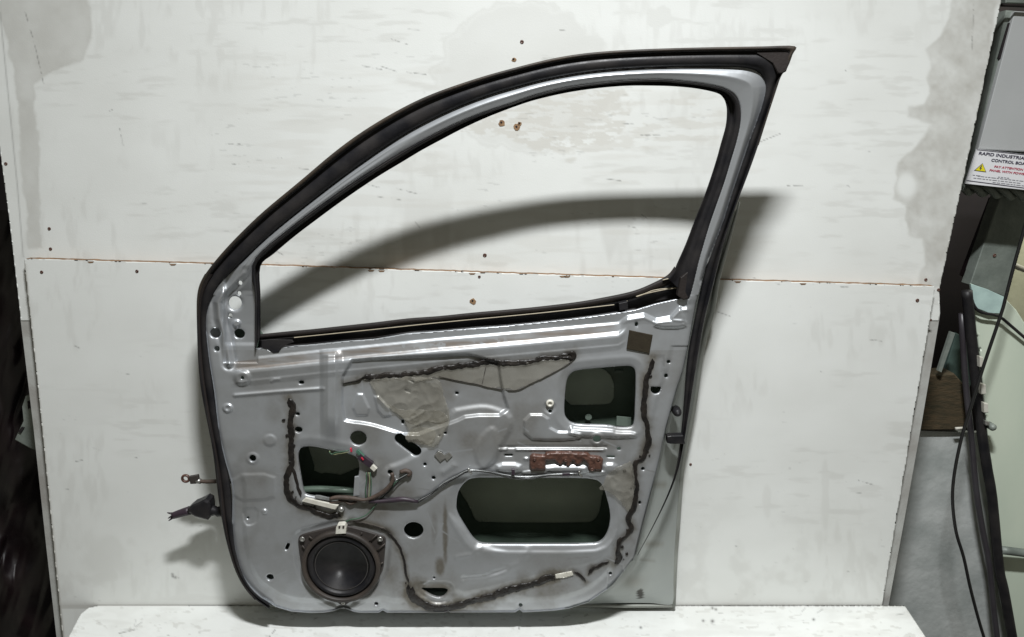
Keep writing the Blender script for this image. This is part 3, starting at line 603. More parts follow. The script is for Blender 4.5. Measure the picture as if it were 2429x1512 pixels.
hmesh('foil_patch', *[f(c) for c in ([p[0] for p in D(1310,985, 1455,985)], ) for f in (min, max)], 1355, 1376, 2, lambda U, V: sdp(U, V, D(1318,1000, 1440,975, 1452,1005, 1400,1022, 1322,1030)), lambda a, b_: un(a, b_, surf(a, b_)-.003-.001*np.sin(a)), 'whitepl', door, None, .002)

# torn protective film
def film(pts, seed, amp, m='film'):
    pts = chaikin(pts, 1); xs = [p[0] for p in pts]; ys = [p[1] for p in pts]
    def Ff(U, V): return sdp(U, V, pts)+(vn(U, V, 9, 9, seed, 2)-.5)*6
    def pos(a, b_):
        r = np.abs(vn(a+b_*.5, b_, 64, 46, seed+1, 2)-.5)*2; r2 = np.abs(vn(a, b_, 26, 30, seed+3, 2)-.5)*2
        return un(a, b_, surf(a, b_)-.0025-amp*(.6*(1-r)**3+.4*(1-r2)**2))
    return hmesh('torn_film', min(xs)-4, max(xs)+4, min(ys)-4, max(ys)+4, 1.8, Ff, pos, m, door, None, .0005)
film(FILM1, 101, .002); film(FILM2, 111, .008); film(FILM3, 121, .007)
film([(915,955),(950,975),(1000,972),(1040,975),(1064,985),(1062,1003),(1030,1005),(1000,1000),(985,1012),(960,998),(930,975)], 131, .009)
film([(958,1040),(975,1018),(1000,1012),(1035,1022),(1030,1048),(1005,1056),(985,1040),(972,1052)], 141, .008)
strip('film_edge', B(240,728, 400,765, 550,792, 620,812, 830,838, 960,780, 1060,735, 1200,660, 1275,608), lambda u, v: surf(u, v)-.0035, 1.6, 'butyldry', door)
strip('film_edge', B(608,640, 590,720, 575,785), lambda u, v: surf(u, v)-.0035, 1.8, 'butyldry', door)

plate('foam_pad', B(1715,372, 1896,410, 1870,552, 1694,518), surf(1517, 812)-.003, .004, 'foam', door, .0015)

# ---- loudspeaker
spc = un(809.5, 1344, -.134); sk = bpy.data.objects.new('loudspeaker', None)
spk_body = plate('loudspeaker', chaikin(SPK, 2), -.127, .008, 'blackpl', door, .0025)
def R_(px): return px*.1575/FPX*2.02
c0 = spc
lathe('basket_ring', c0, [(R_(560), .009), (R_(560), -.004), (R_(548), -.0075), (R_(515), -.009), (R_(500), -.008), (R_(492), -.001), (R_(490), .004)], 'basket', spk_body, 64)
lathe('cone_surround', c0, [(R_(494), .001), (R_(470), -.001), (R_(440), -.0055), (R_(412), -.003), (R_(398), .003), (R_(380), .004)], 'rubber', spk_body, 64)
lathe('cone', c0, [(R_(384), .003), (R_(374), .000), (R_(360), .003), (R_(240), .020), (R_(130), .036), (R_(110), .038)], 'cone', spk_body, 64)
lathe('dust_cap', c0, [(R_(138), .036), (R_(134), .027), (R_(100), .021), (R_(50), .0185), (.0005, .018)], 'rubber', spk_body, 40)
for x, y in ((300, 375), (1472, 375), (915, 1335)):
    (u_, v_), = L(x, y); screw('screw', u_, v_, -.1345, .0065 if y < 1000 else .005, 'steel', spk_body)
for a in (((400,330),(480,395)),((300,470),(360,550)),((360,560),(440,465)),((1290,425),(1425,305)),((1395,565),(1550,440)),((1180,330),(1200,270)),((1440,770),(1520,720)),((285,745),(330,735))):
    (p0, p1) = L(*a[0], *a[1]); tube('rib', un([p0[0], p1[0]], [p0[1], p1[1]], -.1335), .0016, 'basket', spk_body, 6, smoothpts=0)
cn = plate('plug', L(808,200, 830,160, 945,150, 962,205, 955,290, 800,300), -.146, .016, 'whitepl', spk_body, .0015)
for x in (860, 920): plate('contact_slot', L(x-16,180, x+14,176, x+10,208, x-14,212), -.1485, .002, 'blackpl', cn)

# ---- rusty pull bracket
def bracket():
    pts = D(1130,130, 1150,112, 1240,118, 1250,98, 1380,92, 1560,100, 1580,120, 1650,128, 1672,150, 1662,235, 1570,240, 1556,190, 1530,158, 1500,195, 1470,205, 1450,165, 1425,205, 1400,205, 1385,165, 1360,205, 1340,190, 1310,160, 1250,165, 1245,232, 1140,235, 1128,190)
    s0 = float(surf(1345, 1085))
    def Ff(U, V): return sdp(U, V, pts)
    def pos(a, b_):
        n = vn(a, b_, 10, 9, 7, 2); d = np.clip(-sdp(a, b_, pts), 0, 6); 
        return un(a, b_, s0-.004-.006*np.sin(np.clip(d/6, 0, 1)*1.57)-.004*n)
    o = hmesh('pull_bracket', 1252, 1434, 1068, 1122, 1.5, Ff, pos, 'rust', door, None, .010)
    for x, y in ((1165,150),(1635,150),(1395,158),(1590,225)):
        (u_, v_), = D(x, y); screw('rivet', u_, v_, s0-.012, .004, 'rust', o)
    return o
bracket()

# ---- wiring
def on(pts, lift): 
    q = np.array(pts, float); return un(q[:, 0], q[:, 1], surf(q[:, 0], q[:, 1])-lift)
MAIN = K(1380,1030, 1700,1010, 1900,990, 2110,1030, 2300,920)+D(450,370, 500,330, 600,275, 680,235, 800,240, 900,260, 1030,285, 1150,285, 1250,270, 1330,262, 1500,258)
har = tube('wiring_harness', on(K(800,985, 900,962, 1050,968, 1200,985, 1320,1000, 1450,960, 1600,880, 1700,780, 1740,680, 1720,600), .011), .0055, 'tape', door, 10, lambda t: .75+.35*math.sin(t*7)**2)
for i, (m_, dv, lf) in enumerate((('greywire', -2.0, .007), ('blackwire', .4, .008), ('greywire', 2.2, .006), ('blackwire', -3.6, .005))):
    tube('wire', on([(x+(.6*math.sin(k_*1.7+i)), y+dv+1.1*math.sin(k_*1.3+i*2)) for k_, (x, y) in enumerate(MAIN[3:])], lf), .0014, m_, har, 6)
tube('harness_sleeve', on(MAIN[:4], .009), .0052, 'purple', har, 10, lambda t: .7+.5*math.sin(t*3.1))
tube('harness_sleeve', on(K(800,1050, 1000,1010, 1100,1060, 1200,1020), .006), .004, 'tape', har, 8)
tube('wire', on(K(1980,610, 1900,650, 1800,720, 1760,760, 1700,860, 1600,950, 1550,1000, 1480,1080, 1420,1150, 1350,1220, 1280,1255, 1200,1280, 1120,1290, 1050,1320, 980,1360, 930,1385), .006), .0014, 'greenwire', har, 6)
tube('wire', on(K(1990,600, 1900,665, 1810,735, 1720,840, 1620,935, 1520,1010), .009), .0013, 'blackwire', har, 6)
tube('wire', on(K(2000,590, 1910,640, 1790,700, 1770,640), .008), .0012, 'greywire', har, 6)
tube('grommet', on(K(1850,590, 1930,565, 2000,600, 1960,640), .006), .0055, 'tape', har, 8)
for i in range(4):
    tube('wire', on(K(1345+i*18,590, 1350+i*22,700, 1330+i*28,850, 1345+i*16,1000), .006+.001*i), .0012, ('greenwire', 'tape', 'yellowwire', 'greenwire')[i], har, 6)
tube('wire', un(*np.array(K(800,270, 800,300, 850,325, 930,310, 1010,300, 1080,285)).T, -.134), .0014, 'yellowwire', har, 6)
tube('wire', un(*np.array(K(790,285, 830,320, 880,295, 960,285, 1080,262)).T, -.136), .0012, 'greenwire', har, 6)
def brick(name, p0, p1, wd, lift, th, m, parent):
    (x0, y0), (x1, y1) = p0, p1; l = math.hypot(x1-x0, y1-y0); nx, ny = -(y1-y0)/l*wd/2, (x1-x0)/l*wd/2
    pts = [(x0+nx, y0+ny), (x1+nx, y1+ny), (x1-nx, y1-ny), (x0-nx, y0-ny)]
    return plate(name, pts, float(surf((x0+x1)/2, (y0+y1)/2))-lift, th, m, parent, .0012)
k_ = K(1100,270, 1240,260, 1290,380, 1400,480, 1480,560)
cn = brick('connector', *K(1200,270, 1330,400), 7, .012, .008, 'greenpl', har)
brick('connector', *K(1230,350, 1420,490), 14, .013, .010, 'purple', har)
brick('connector', *K(1395,480, 1480,560), 10, .012, .008, 'whitepl', har)
brick('connector', *K(1110,235, 1120,290), 4, .014, .006, 'redpl', har)
brick('connector_tab', *K(1270,370, 1300,410), 3, .017, .003, 'redpl', har)
for x, y in ((690, 240), (1505, 262)):
    (u_, v_), = D(x, y); tube('cable_clip', on([(u_-3, v_-8), (u_-3, v_-3), (u_, v_+1), (u_+3, v_+5)], .010), .0028, 'steel', har, 8)
brick('cable_clip', (1334, 1127), (1352, 1126), 5, .011, .006, 'purple', har)
(u_, v_), = D(1020, 245); brick('cable_clip', (u_-4, v_-7), (u_-4, v_+7), 8, .012, .008, 'purple', har)
# latch rod guide below the small opening
rg = plate('regulator_rail', K(435,972, 925,1085, 885,1142, 385,1018), -.141, .006, 'whitepl', door, .002)
plate('rail_cover', K(585,935, 640,938, 850,985, 905,965, 930,1010, 840,1020, 570,970), -.139, .004, 'greywire', rg, .001)
lathe('rail_stop', un(809.4, 1208.6, -.139), [(.0075, .006), (.007, -.001), (.005, -.004), (0.0005, -.0055)], 'steel', rg, 20)
# clips and odd hardware
kc = lathe('trim_clip', un(1304.5, 957, float(surf(1304, 945))), [(.009, .003), (.0095, -.003), (.007, -.005), (.005, -.0055), (.004, -.001), (.0005, -.001)], 'whitepl', door, 24)
cp = plate('spring_clip', B(205,1340, 235,1310, 260,1318, 285,1340, 320,1318, 345,1345, 305,1385, 290,1362, 250,1392), float(surf(1028, 1080))-.004, .003, 'steel', door, .0008)
plate('regulator_bracket', K(1170,655, 1232,648, 1240,935, 1150,945), -.131, .004, 'silver', door, .001)
# hinge side: check strap and cable boot
cs = tube('check_strap', un([462, 490, 515, 548], [1141, 1143, 1142, 1142], [-.082, -.085, -.09, -.10]), .0052, 'tape', door, 8, lambda t: .8+.35*t)
plate('strap_link', Cc(205,545, 262,535, 268,560, 250,590, 215,592), -.088, .008, 'blackpl', cs, .0015)
ce = un(440.5, 1135.5, -.082)
V = []; fc = []; n_, mseg = 20, 8
for i in range(n_):
    for j in range(mseg):
        a, b_ = 2*math.pi*i/n_, 2*math.pi*j/mseg; rr = .0085+.0032*math.cos(b_); V.append((ce[0]+rr*math.cos(a), ce[1]+.004*math.sin(b_), ce[2]+rr*math.sin(a)))
for i in range(n_):
    for j in range(mseg): fc.append((i*mseg+j, i*mseg+(j+1) % mseg, ((i+1) % n_)*mseg+(j+1) % mseg, ((i+1) % n_)*mseg+j))
mk('eyelet', V, fc, 'rust', cs)
tube('strap_sleeve', un([466, 476], [1141, 1142], [-.083, -.084]), .0065, 'steel', cs, 8, smoothpts=0)
bt = plate('cable_boot', Cc(228,725, 262,712, 312,686, 338,700, 345,735, 345,795, 330,822, 300,815, 245,800, 200,770, 195,752), -.105, .030, 'rubber', door, .006)
tube('boot_neck', un(*np.array(Cc(330,757, 380,765, 440,775)).T, [-.09, -.09, -.095]), .012, 'rubber', bt, 12, lambda t: 1+.15*math.cos(t*20))
tube('cut_cable', un(*np.array(Cc(215,760, 150,780, 105,795)).T, [-.09, -.09, -.09]), .0095, 'purple', bt, 12, lambda t: 1.15-.25*t)
for i, (a, b_) in enumerate((((100,782),(66,776)), ((100,796),(72,812)), ((104,806),(76,828)))):
    p = Cc(*a, *b_); tube('frayed_end', un([p[0][0], p[1][0]], [p[0][1], p[1][1]], -.09), .0035, 'purple', bt, 6, lambda t: 1-.7*t, 0)

# ------------------------------------------------------------------ BOARDS BEHIND
BACKB = [(-160,-80),(2395,-80),(2375,0),(2345,140),(2312,300),(2282,440),(2252,575),(2226,700),(2216,760),(2172,1000),(2129,1240),(2090,1450),(2085,1600),(143,1600),(134,1512),(110,1300),(80,1020),(48,744),(22,520),(0,350),(-60,-40)]
BACKB = [(-58,-80),(2395,-80),(2375,0),(2345,140),(2312,300),(2282,440),(2252,575),(2228,690),(2230,744),(2187,1000),(2144,1240),(2107,1440),(2080,1600),(143,1600),(134,1512),(110,1300),(80,1020),(48,744),(22,520),(0,355)]
LOWB = [(57,617),(60,614),(700,632),(1400,655),(2216,679),(2218,684),(2170,970),(2128,1220),(2092,1437),(2066,1600),(158,1600),(141,1437),(118,1200),(88,900)]
def stain_tones(U, V, lower):
    ns = vn(U, V, 40, 40, 301, 4); ns2 = vn(U, V, 12, 12, 302, 3)
    st_ = np.zeros(U.shape); ch = np.zeros(U.shape); mk_ = np.zeros(U.shape)
    W = (ns-.5)*34+(ns2-.5)*7
    if not lower:
        LT = [(-40,-90),(190,-90),(212,20),(220,90),(200,120),(195,140),(150,165),(105,185),(75,200),(85,250),(95,350),(95,500),(102,590),(66,590),(52,400),(45,330),(30,150)]
        s = sdp(U, V, LT)+W*.6; st_ = np.maximum(st_, (.30+.30*(ns-.3))*(1-smooth(-5, 3, s))+.14*np.exp(-(s/4)**2)*(V < 240))
        RT = F_(450,-80, 700,-80, 640,60, 610,300, 575,500, 560,640, 500,900, 455,1080, 385,1385, 270,1372, 300,1280, 290,1150, 230,1130, 200,1060, 205,990, 150,960, 165,780, 230,730, 300,640, 340,600, 220,560, 225,520, 290,500, 320,450, 310,380, 340,300, 310,240, 370,170, 420,80)
        s = sdp(U, V, RT)+W*.5; hole = np.hypot((U-2150)/22, (V-440)/28); s = np.maximum(s, 12*(1.1-hole))
        st_ = np.maximum(st_, (.32+.55*(ns-.35)+.25*(ns2-.5))*(1-smooth(-6, 4, s))+.12*np.exp(-(s/4)**2))
        st_ = np.maximum(st_, .4*np.exp(-(np.hypot((U-2315)/16, (V-120)/26))**2)); st_ = np.maximum(st_, .3*np.exp(-(np.hypot((U-2300)/10, (V-235)/20))**2))
        q = np.hypot((U-1250)/215, (V-185)/178)+(ns-.5)*.25
        st_ = np.maximum(st_, .17*(1-smooth(.92, 1.01, q))+.16*np.exp(-((q-1)/.025)**2)*(U < 1330))
        cz = chaikin([(1072,315),(1110,285),(1214,235),(1300,215),(1470,210),(1500,245),(1475,320),(1440,345),(1380,350),(1330,362),(1280,358),(1240,340),(1190,325),(1130,318)], 1)
        s = sdp(U, V, cz)+W*.8; fl = vn(U, V, 26, 7, 303, 4)
        ch = (1-smooth(-4, 6, s))*smooth(.42, .50, fl)*.6
        s = sdp(U, V, [(1740,228),(1790,260),(1800,300),(1700,330),(1350,380),(1300,300),(1460,220)])+W; ch = np.maximum(ch, (1-smooth(-8, 8, s))*smooth(.52, .62, vn(U, V, 60, 14, 304, 4))*.45)
        for cx, cy_, rx, ry in ((1560,45,34,26),(1735,2,30,14),(1650,215,38,22),(1325,55,50,30),(1215,70,60,22)):
            s = np.hypot((U-cx)/rx, (V-cy_)/ry)+(ns-.5)*1.3; st_ = np.maximum(st_, .15*(1-smooth(.8, 1, s)))
        # pale wipe streaks left by a cloth
        ch = np.maximum(ch, .22*smooth(.5, .7, vn(U, V, 150, 16, 306, 3))*smooth(450, 700, U)*(1-smooth(1750, 1900, U))*smooth(90, 200, V))
        ln = [((905,158),(940,170)),((860,157),(905,165)),((965,172),(1010,177)),((283,300),(292,345)),((60,30),(82,105)),((82,105),(103,198)),((865,437),(900,445)),((940,448),(990,460)),((930,470),(950,475)),
              ((2350-1214.5+1214.5-340,441),(2015,443)),((1795,340),(1850,318)),((1868,441),(1905,440)),((985,528),(996,540)),((660,375),(668,376)),((710,400),(755,405)),((2310,10),(2305,120)),((1520,321),(1565,322)),((1000,640),(1003,645)),((1788,660),(1795,662))]
        lw = np.exp(-(dline(U, V, [(0,30),(22,250),(42,450),(55,610)])/1.8)**2)*.35; mk_ = np.maximum(mk_, lw)
        st_ = np.maximum(st_, .22*smooth(.55, .75, vn(U, V, 50, 220, 307, 3))*smooth(400, 560, V)*(U > 600)*(U < 1700))
    else:
        st_ = .16*smooth(.55, .8, ns)*smooth(1100, 1400, V); ln = [((410,1365),(425,1372)),((180,1095),(196,1092)),((305,1092),(330,1084))]
        for cx, cy_, rx, ry in ((250,1330,60,60),(1958,1180,10,110),(1820,1190,12,50)):
            s = np.hypot((U-cx)/rx, (V-cy_)/ry)+(ns-.5); st_ = np.maximum(st_, .12*(1-smooth(.6, 1.1, s)))
        st_ = np.maximum(st_, .55*np.exp(-np.clip(1437-V, 0, 99)/7.)*(.5+ns*.6)*(V < 1445))  # darker towards the joint with the table
        st_ = np.maximum(st_, .8*np.exp(-((U-(57+ (V-617)*.1035))/3.2)**2)*(V > 625))
        for cx, cy_ in ((410,1368),(416,1370),(409,1363)): mk_ = np.maximum(mk_, .75*np.exp(-((U-cx)**2+(V-cy_)**2)/9))
    rs = random.Random(5 if lower else 6)
    for i in range(26):
        x0, y0 = rs.uniform(150, 2150), rs.uniform(20, 600) if not lower else rs.uniform(660, 1400)
        l = rs.uniform(4, 40)*(1 if i % 3 else .3); an = rs.gauss(.08, .25); ln.append(((x0, y0), (x0+l*math.cos(an), y0+l*math.sin(an))))
    gr = smooth(.5, .75, vn(U, V, 17, 60, 330, 3))*smooth(.45, .65, vn(U, V, 190, 150, 331, 2)); st_ = np.maximum(st_, .13*gr)
    sm = smooth(.56, .72, vn(U, V, 80, 13, 332, 4))*smooth(.45, .65, vn(U, V, 260, 160, 333, 2)); st_ = np.maximum(st_, .16*sm)
    for a, b_ in ln: mk_ = np.maximum(mk_, .55*np.exp(-(sdw(U, V, [a, b_], 15, True)/1.1)**2)*smooth(.3, .5, vn(U, V, 9, 9, 308, 2)))
    if not lower:
        for cx, cy_, rx, ry in ((1040,60,1,1),):
            pass
        fs = smooth(.76, .84, vn(U, V, 22, 3.2, 309, 2))*smooth(.54, .66, vn(U, V, 120, 70, 310, 2)); mk_ = np.maximum(mk_, .17*fs*(U > 500)*(U < 1750)*(V > 120))
    else: mk_ = np.maximum(mk_, .15*smooth(.80, .88, vn(U, V, 14, 3, 311, 2))*smooth(.6, .7, vn(U, V, 90, 70, 312, 2)))
    return {'stain_tone': np.clip(st_, 0, 1), 'chip': np.clip(ch, 0, 1), 'mark': np.clip(mk_, 0, 1)}
def board(name, poly, u0, u1, v0, v1, step, Y, th, lower, sk, root):
    U, V = np.meshgrid(np.arange(u0, u1+step, step), np.arange(v0, v1+step, step))
    ragged = (vn(U, V, 14, 14, 320, 2)-.5)*(3.0 if not lower else 2.0)
    Fv = sdp(U, V, poly)+ragged*((U > 2000) | (lower & (V < 700)))
    return hmesh(name, 0, 0, 0, 0, step, None, lambda a, b_: un(a, b_, Y), 'board', root, stain_tones(U, V, lower), th, pre=(U, V, Fv), skmat=sk)
YL, YU = 0.0, .022
bu = board('wall_board', BACKB, -70, 2405, -84, 760, 3.0, YU, .018, False, 'boardside', None)
tag(bu, 'large stained white board behind the car door window opening with peeling paint patches', 'board')
b2 = [p for p in BACKB if p[1] > 730]
lo_ = plate('lower_strip', [(48,752),(2229,752),(2187,1000),(2144,1240),(2107,1440),(2080,1600),(143,1600),(134,1512),(110,1300),(80,1020)], YU+.0005, .0175, 'stripwhite', bu)
bl = board('wall_board', LOWB, 48, 2226, 606, 1604, 3.0, YL, .0215, True, 'mdf', None)
tag(bl, 'lower white board with raw brown top edge, screwed over the larger board, touching the table', 'board')
for u_, v_, r_ in ((1238,100,.0045),(14,389,.004),(117,543,.004),(120,591,.004),(1150,606,.0048),(2196,664,.004),(2226,688,.004)): screw('screw', u_, v_, YU, r_, 'rust', bu)
for u_, v_, r_ in ((99,646,.004),(325,644,.004),(1137,657,.0035),(2176,713,.0045),(1638,1102,.0035),(2208,760,.003)): screw('screw', u_, v_, YL, r_, 'rust', bl)
MAT['chipbrown'] = mat('bare_fibre_hole', (.30, .19, .10), .9, 0, (.16, .09, .05), 90, .5, .6, 300)
def chiphole(u_, v_, r, Y, seed, par):
    rr = random.Random(seed); pts = [(u_+r*(.75+.5*rr.random())*math.cos(a), v_+r*(.75+.5*rr.random())*math.sin(a)) for a in [2*math.pi*i/9 for i in range(9)]]
    o = plate('screw_hole', pts, Y-.0012, .0012, 'chipbrown', par)
    lathe('bore', un(u_-1, v_-1, Y-.0012), [(.0026, 0), (.0024, -.0006), (.0004, -.0005)], 'dark', o, 10)
for u_, v_, r in ((1219,142,5.5),(1190,292,7.5),(1226,302,8),(1233,294,5)): chiphole(u_, v_, r, YU, int(u_), bu)
chiphole(1122, 715, 7, YL, 5, bl)
for i, u_ in enumerate((215, 410, 880, 905, 1120, 1335, 1345, 1750, 1905)):                       # swollen chips on the raw top edge
    v_ = 614+(u_-60)*.0306+3; chp = plate('edge_chip', [(u_-8, v_-1), (u_+8, v_-1), (u_+5, v_+2.2), (u_-4, v_+2.6)], YL-.0008, .001, 'mdf', bl)

# ------------------------------------------------------------------ TABLE
TP = [(232,1436.5),(210,1442),(192,1456),(180,1478),(166,1505),(120,1600),(2258,1600),(2196,1512),(2146,1437)]
def tatt(U, V):
    ns = vn(U, V, 60, 14, 401, 3); st_ = .16*smooth(.5, .8, ns)
    st_ = np.maximum(st_, .45*np.exp(-(V-1436)/2.5)*(V < 1470)); mk_ = .2*smooth(.78, .85, vn(U, V, 12, 4, 402, 2))*smooth(.52, .62, vn(U, V, 70, 20, 403, 2))  # darker line along the back edge, where the board stands
    for a, b_ in (((282,1503),(326,1492)),((1237,1450),(1230,1500)),((640,1510),(652,1495))): mk_ = np.maximum(mk_, .7*np.exp(-(dline(U, V, [a, b_])/1.3)**2)*smooth(.35, .5, vn(U, V, 5, 5, 404, 2)))
    rs = random.Random(9)
    for i in range(18):
        x0, y0 = rs.uniform(240, 2130), rs.uniform(1445, 1560); l = rs.uniform(3, 26); an = rs.gauss(-.5, .5)
        mk_ = np.maximum(mk_, rs.uniform(.2, .6)*np.exp(-(sdw(U, V, [(x0, y0), (x0+l*math.cos(an), y0+l*math.sin(an))], 10, True)/1.2)**2))
    st_ = np.maximum(st_, .10*smooth(.5, .7, vn(U, V, 60, 30, 405, 4)))
    for cx, cy_, r in ((1690,1443,3),(1698,1446,3),(1668,1473,3),(1690,1474,4),(1930,1470,3),(1520,1489,3)): mk_ = np.maximum(mk_, .9*np.exp(-((U-cx)**2+(V-cy_)**2)/r**2))
    st_ = np.maximum(st_, .3*smooth(.66, .74, vn(U, V, 20, 9, 406, 3)))
    return {'stain_tone': st_, 'chip': 0*st_, 'mark': mk_}
U, V = np.meshgrid(np.arange(100, 2280, 3.0), np.arange(1430, 1606, 2.5))
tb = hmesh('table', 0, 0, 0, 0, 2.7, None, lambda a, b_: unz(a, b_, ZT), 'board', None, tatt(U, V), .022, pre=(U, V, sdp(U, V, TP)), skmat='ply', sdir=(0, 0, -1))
tag(tb, 'white table top with a chipped brown front left corner, under the car door', 'table')

# ------------------------------------------------------------------ LEFT EDGE
def tagm(o, label, cat, **k): return tag(o, label, cat, **k)
wallb = box3('wall', (-3, 1.0, -2.6), (3, 1.05, 2.2), 'dark'); wallb['kind'] = 'structure'
fl = box3('floor', (-3, -2.5, -2.65), (3, 1.0, -2.6), 'floor'); fl['kind'] = 'structure'
def sheetY(a, b_): return .22+.10*vn(a, b_, 70, 160, 501, 2)-.02*np.abs(vn(a+b_*.3, b_, 36, 120, 502, 2)-.5)*2
LD = [(-60,300),(60,300),(150,1000),(220,1600),(-60,1600)]
o = hmesh('plastic_sheet', -60, 220, 500, 1600, 3, lambda U, V: sdp(U, V, LD), lambda a, b_: un(a, b_, sheetY(a, b_)), 'darkfab', None, None, .01)
tag(o, 'crumpled dark glossy plastic sheet hanging left of the boards', 'plastic sheet')
brk = plate('metal_bracket', H_(120,385, 160,378, 175,640, 145,632, 70,590, 90,545, 112,500, 105,430), .10, .02, 'galv', None, .003)
tag(brk, 'small grey metal bracket sticking out behind the left edge of the boards', 'bracket')
for p in (H_(84,552, 100,530, 112,534, 96,560), H_(128,410, 150,405, 150,440, 130,445)): plate('slot', p, .094, .004, 'dark', brk)

# ------------------------------------------------------------------ RIGHT EDGE
# control box with sign
cb = empty('control_box', un(2400, 435, .16)); tag(cb, 'grey metal control box with a white warning sign at the top right edge', 'control box')
plate('housing', F_(690,50, 1000,75, 940,940, 505,888, 520,830), .135, .14, 'galv', cb, .004)
plate('cover', F_(732,55, 1000,70, 940,740, 556,722), .120, .014, 'boxgrey', cb, .003)
plate('slot', F_(706,110, 713,112, 664,285, 655,282), .126, .008, 'dark', cb)
YS_ = .112
sg = plate('sign_plate', P_(412,272, 1900,436, 1880,1290, 140,1105), YS_, .006, 'sign', cb, .0005)
def inkplate(name, pts, m, lift=.0012): return plate(name, pts, YS_-lift, .0006, m, sg)
inkplate('border_line', P_(412,278, 1890,436, 1890,450, 412,292), 'ink'); inkplate('border_line', P_(165,1018, 1890,1245, 1890,1262, 162,1036), 'ink')
inkplate('warning_triangle', P_(545,612, 634,828, 340,788), 'ink'); 
inkplate('warning_triangle', P_(543,632, 616,812, 372,780), 'yellow', .0020)
inkplate('lightning_bolt', P_(520,660, 540,668, 500,715, 530,722, 490,775, 480,768, 498,738, 468,732), 'ink', .0028)
def text(s, x, y, width, cap, m, shear=.32, slope=.113):
    cu = bpy.data.curves.new('t', 'FONT'); cu.body = s; cu.size = 1; cu.offset = .028; ob = bpy.data.objects.new('t', cu); COL.objects.link(ob)
    dg = bpy.context.evaluated_depsgraph_get(); dg.update(); me = bpy.data.meshes.new_from_object(ob.evaluated_get(dg))
    co = np.array([v.co[:] for v in me.vertices]); fs = [tuple(p.vertices) for p in me.polygons]
    bpy.data.objects.remove(ob); bpy.data.curves.remove(cu); bpy.data.meshes.remove(me)
    co[:, 0] -= co[:, 0].min(); sx = width/co[:, 0].max(); sy = cap/co[:, 1].max()
    X = co[:, 0]*sx; Yy = co[:, 1]*sy; px = x+X+Yy*shear; py = y+X*slope-Yy
    return mk('lettering', un(2277.2+px*.09844, 327.4+py*.09844, YS_-.0014), fs, m, sg, False)
text('RAPID INDUSTRIAL', 448, 402, 1165, 72, 'ink'); text('CONTROL BOARD', 748, 565, 965, 66, 'ink')
text('PAY ATTENTION', 820, 712, 690, 48, 'red', .45); text('PANEL WITH POWER', 705, 800, 900, 48, 'red', .45)
rr = random.Random(8)
for x0, y0, n in ((310,895,2),(430,920,12),(920,940,4),(330,965,12),(790,1070,8)):
    x = x0
    for i in range(n):
        w_ = 40+rr.random()*70; yy = y0+(x-x0)*.113; inkplate('small_print', P_(x,yy-8, x+w_,yy-8+w_*.113, x+w_-4,yy+8+w_*.113, x-4,yy+8), 'grink'); x += w_+22
# bar above, twisted metal hose below
o = tube('metal_pipe', un([2375, 2420, 2480], [12, 14, 18], [.1, .1, .1]), .004, 'rubber2', None, 8); tag(o, 'thin dark pipe above the grey control box', 'pipe')
o = plate('metal_sheet', F_(680,-60, 900,-60, 900,22, 688,14), .16, .02, 'galv', None, .003); tag(o, 'weathered metal sheet in the top right corner above the pipe', 'metal sheet')
hs = empty('metal_hose', un(2350, 455, .14)); tag(hs, 'twisted grey metal hose hanging under the control box', 'hose')
for ph in (0, math.pi):
    pts = []
    for i in range(60):
        t = i/59; u_ = 2282+t*200; v_ = 447+t*22; c_ = un(u_, v_, .15); an = t*4.2*2*math.pi/1.4+ph; pts.append(c_+np.array((0, .009*math.cos(an), .009*math.sin(an))))
    tube('strand', pts, .0085, 'galv', hs, 10, smoothpts=0)
# dark angle bar, grey post
o = plate('steel_angle', F_(628,955, 650,950, 506,1345, 484,1330), .30, .02, 'darkfab', None, .003); tag(o, 'dark narrow steel angle left of the mottled grey post', 'steel bar')
o = plate('steel_post', F_(665,930, 900,930, 900,980, 777,1085, 735,1290, 690,1440, 515,1372, 560,1240, 620,1060), .26, .04, 'galv', None, .004)
tag(o, 'leaning mottled grey metal post below the control box', 'post')
(u_, v_), = F_(635, 1232); screw('bolt', u_, v_, .256, .005, 'rust', o)
o = plate('yellow_wall', [(2370,520),(2700,470),(2700,1000),(2370,1000)], .62, .05, 'yellowwall', None); tag(o, 'sunlit pale yellow plaster wall glimpsed at the right edge behind the post', 'wall')
o = tube('white_pipe', un([2402, 2430, 2520], [628, 640, 672], [.5, .5, .5]), .009, 'whitepl', None, 10); tag(o, 'white pipe crossing the pale yellow wall', 'pipe')
# dusty windscreen with a black rubber edge
ws = empty('windscreen', un(2400, 1512, .2)); tag(ws, 'pale green dusty windscreen in black rubber edging, leaning at the right edge', 'windscreen')
GL = [(2302,672),(2340,690),(2384,708),(2410,735),(2429,765),(2520,800),(2560,1700),(2412,1700),(2398,1512),(2372,1344),(2357,1181),(2343,1029),(2330,871),(2312,744)]
hmesh('glass', 2290, 2570, 660, 1700, 5, lambda U, V: sdp(U, V, GL), lambda a, b_: un(a, b_, .22-.00006*(a-2290)-.01*np.cos((b_-900)/500)), 'glass', ws, None, .006)
plate('bright_edge', F_(520,1368, 600,1395, 682,1432, 672,1512, 610,1510, 540,1482), .190, .006, 'aqua', ws, .001)
ed = un([2290, 2295, 2308, 2318, 2326, 2338, 2350, 2366, 2378, 2398, 2430], [690, 744, 871, 960, 1029, 1110, 1181, 1344, 1400, 1512, 1700], [.17]*11)
tube('rubber_edging', ed+np.array((0.004, 0, 0)), .0135, 'rubber', ws, 12)
ed2 = un([2278, 2284, 2292, 2300, 2312, 2328, 2344, 2362, 2400], [744, 871, 960, 1029, 1160, 1260, 1344, 1512, 1700], [.19]*9)
tube('inner_edging', ed2+np.array((.004, 0, 0)), .0085, 'edging', ws, 10)
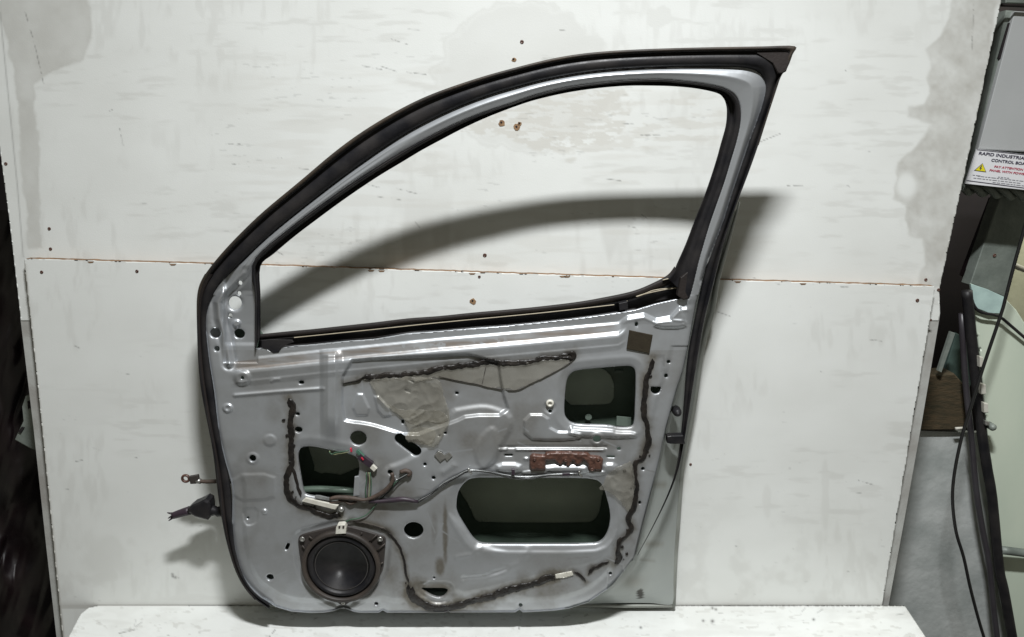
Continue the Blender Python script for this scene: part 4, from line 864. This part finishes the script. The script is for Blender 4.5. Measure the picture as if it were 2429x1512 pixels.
tube('top_edging', un([2302, 2312, 2330, 2368, 2400, 2429, 2500], [700, 728, 742, 750, 775, 800, 860], [.185]*7), .004, 'rubber', ws, 8)
for x, y, w_, h_ in ((626,225,16,50),(636,352,22,50),(648,440,20,46),(655,512,18,20)):
    plate('clip', G(x-w_/2,y-h_/2, x+w_/2,y-h_/2+4, x+w_/2+2,y+h_/2, x-w_/2+2,y+h_/2), .145, .012, 'whitepl' if y < 500 else 'steel', ws, .002)
lathe('knob', un(*G(682, 532)[0], .15), [(.010, .02), (.010, 0), (.006, -.006), (.0005, -.008)], 'galv', ws, 16)
o = tube('steel_rod', un([2374, 2429, 2500], [1305, 1312, 1322], [.17]*3), .012, 'galv', None, 10); tag(o, 'rough grey steel rod in front of the dusty windscreen', 'rod')
# cement sheet, wood block, greenish scrap
o = plate('cement_sheet', [(2150,1021),(2294,1026),(2420,1030),(2460,1600),(2060,1600),(2060,1440)], .245, .015, 'plaster', None); tag(o, 'rough grey white cement sheet standing right of the lower board', 'cement sheet')
o = plate('wood_block', G(340,300, 378,288, 500,280, 560,350, 556,542, 440,544, 320,545), .225, .06, 'wood', None, .004); tag(o, 'old brown wood block resting on the cement sheet', 'wood block')
o = plate('metal_scrap', G(455,270, 510,90, 560,120, 600,300, 560,360, 500,340), .30, .01, 'aqua', None, .002)
for s in o.data.materials: pass
o.data.materials[0] = mat('dull_green_paint', (.07, .11, .095), .6, 0, (.03, .05, .045), 12, .5); tag(o, 'dull green scrap panel above the wood block', 'panel')
o = plate('metal_strip', G(485,85, 505,92, 440,275, 425,268), .2, .01, 'galv', None, .001); tag(o, 'thin slanted grey metal strip above the wood block', 'metal strip')
cab = [(2445,480),(2429,546),(2408,620),(2386,704),(2375,744),(2334,866),(2299,978),(2278.5,1049),(2263,1130),(2259.7,1191),(2268,1262),(2286,1323),(2304,1404.6),(2334,1512),(2380,1640)]
o = tube('cable', un([p[0] for p in cab], [p[1] for p in cab], np.interp([p[1] for p in cab], [480, 900, 1200, 1640], [.1, .10, .068, .05])), .0042, 'blackwire', None, 10, smoothpts=5); tag(o, 'long black cable hanging in front of the windscreen edge', 'cable')
o = tube('white_cap', un([2266, 2284], [1017, 1016], [.21, .21]), .004, 'whitepl', None, 8, smoothpts=0); tag(o, 'tiny white plastic cap on top of the cement sheet below the wood block', 'plastic cap')  # small white cap lying on the cement sheet
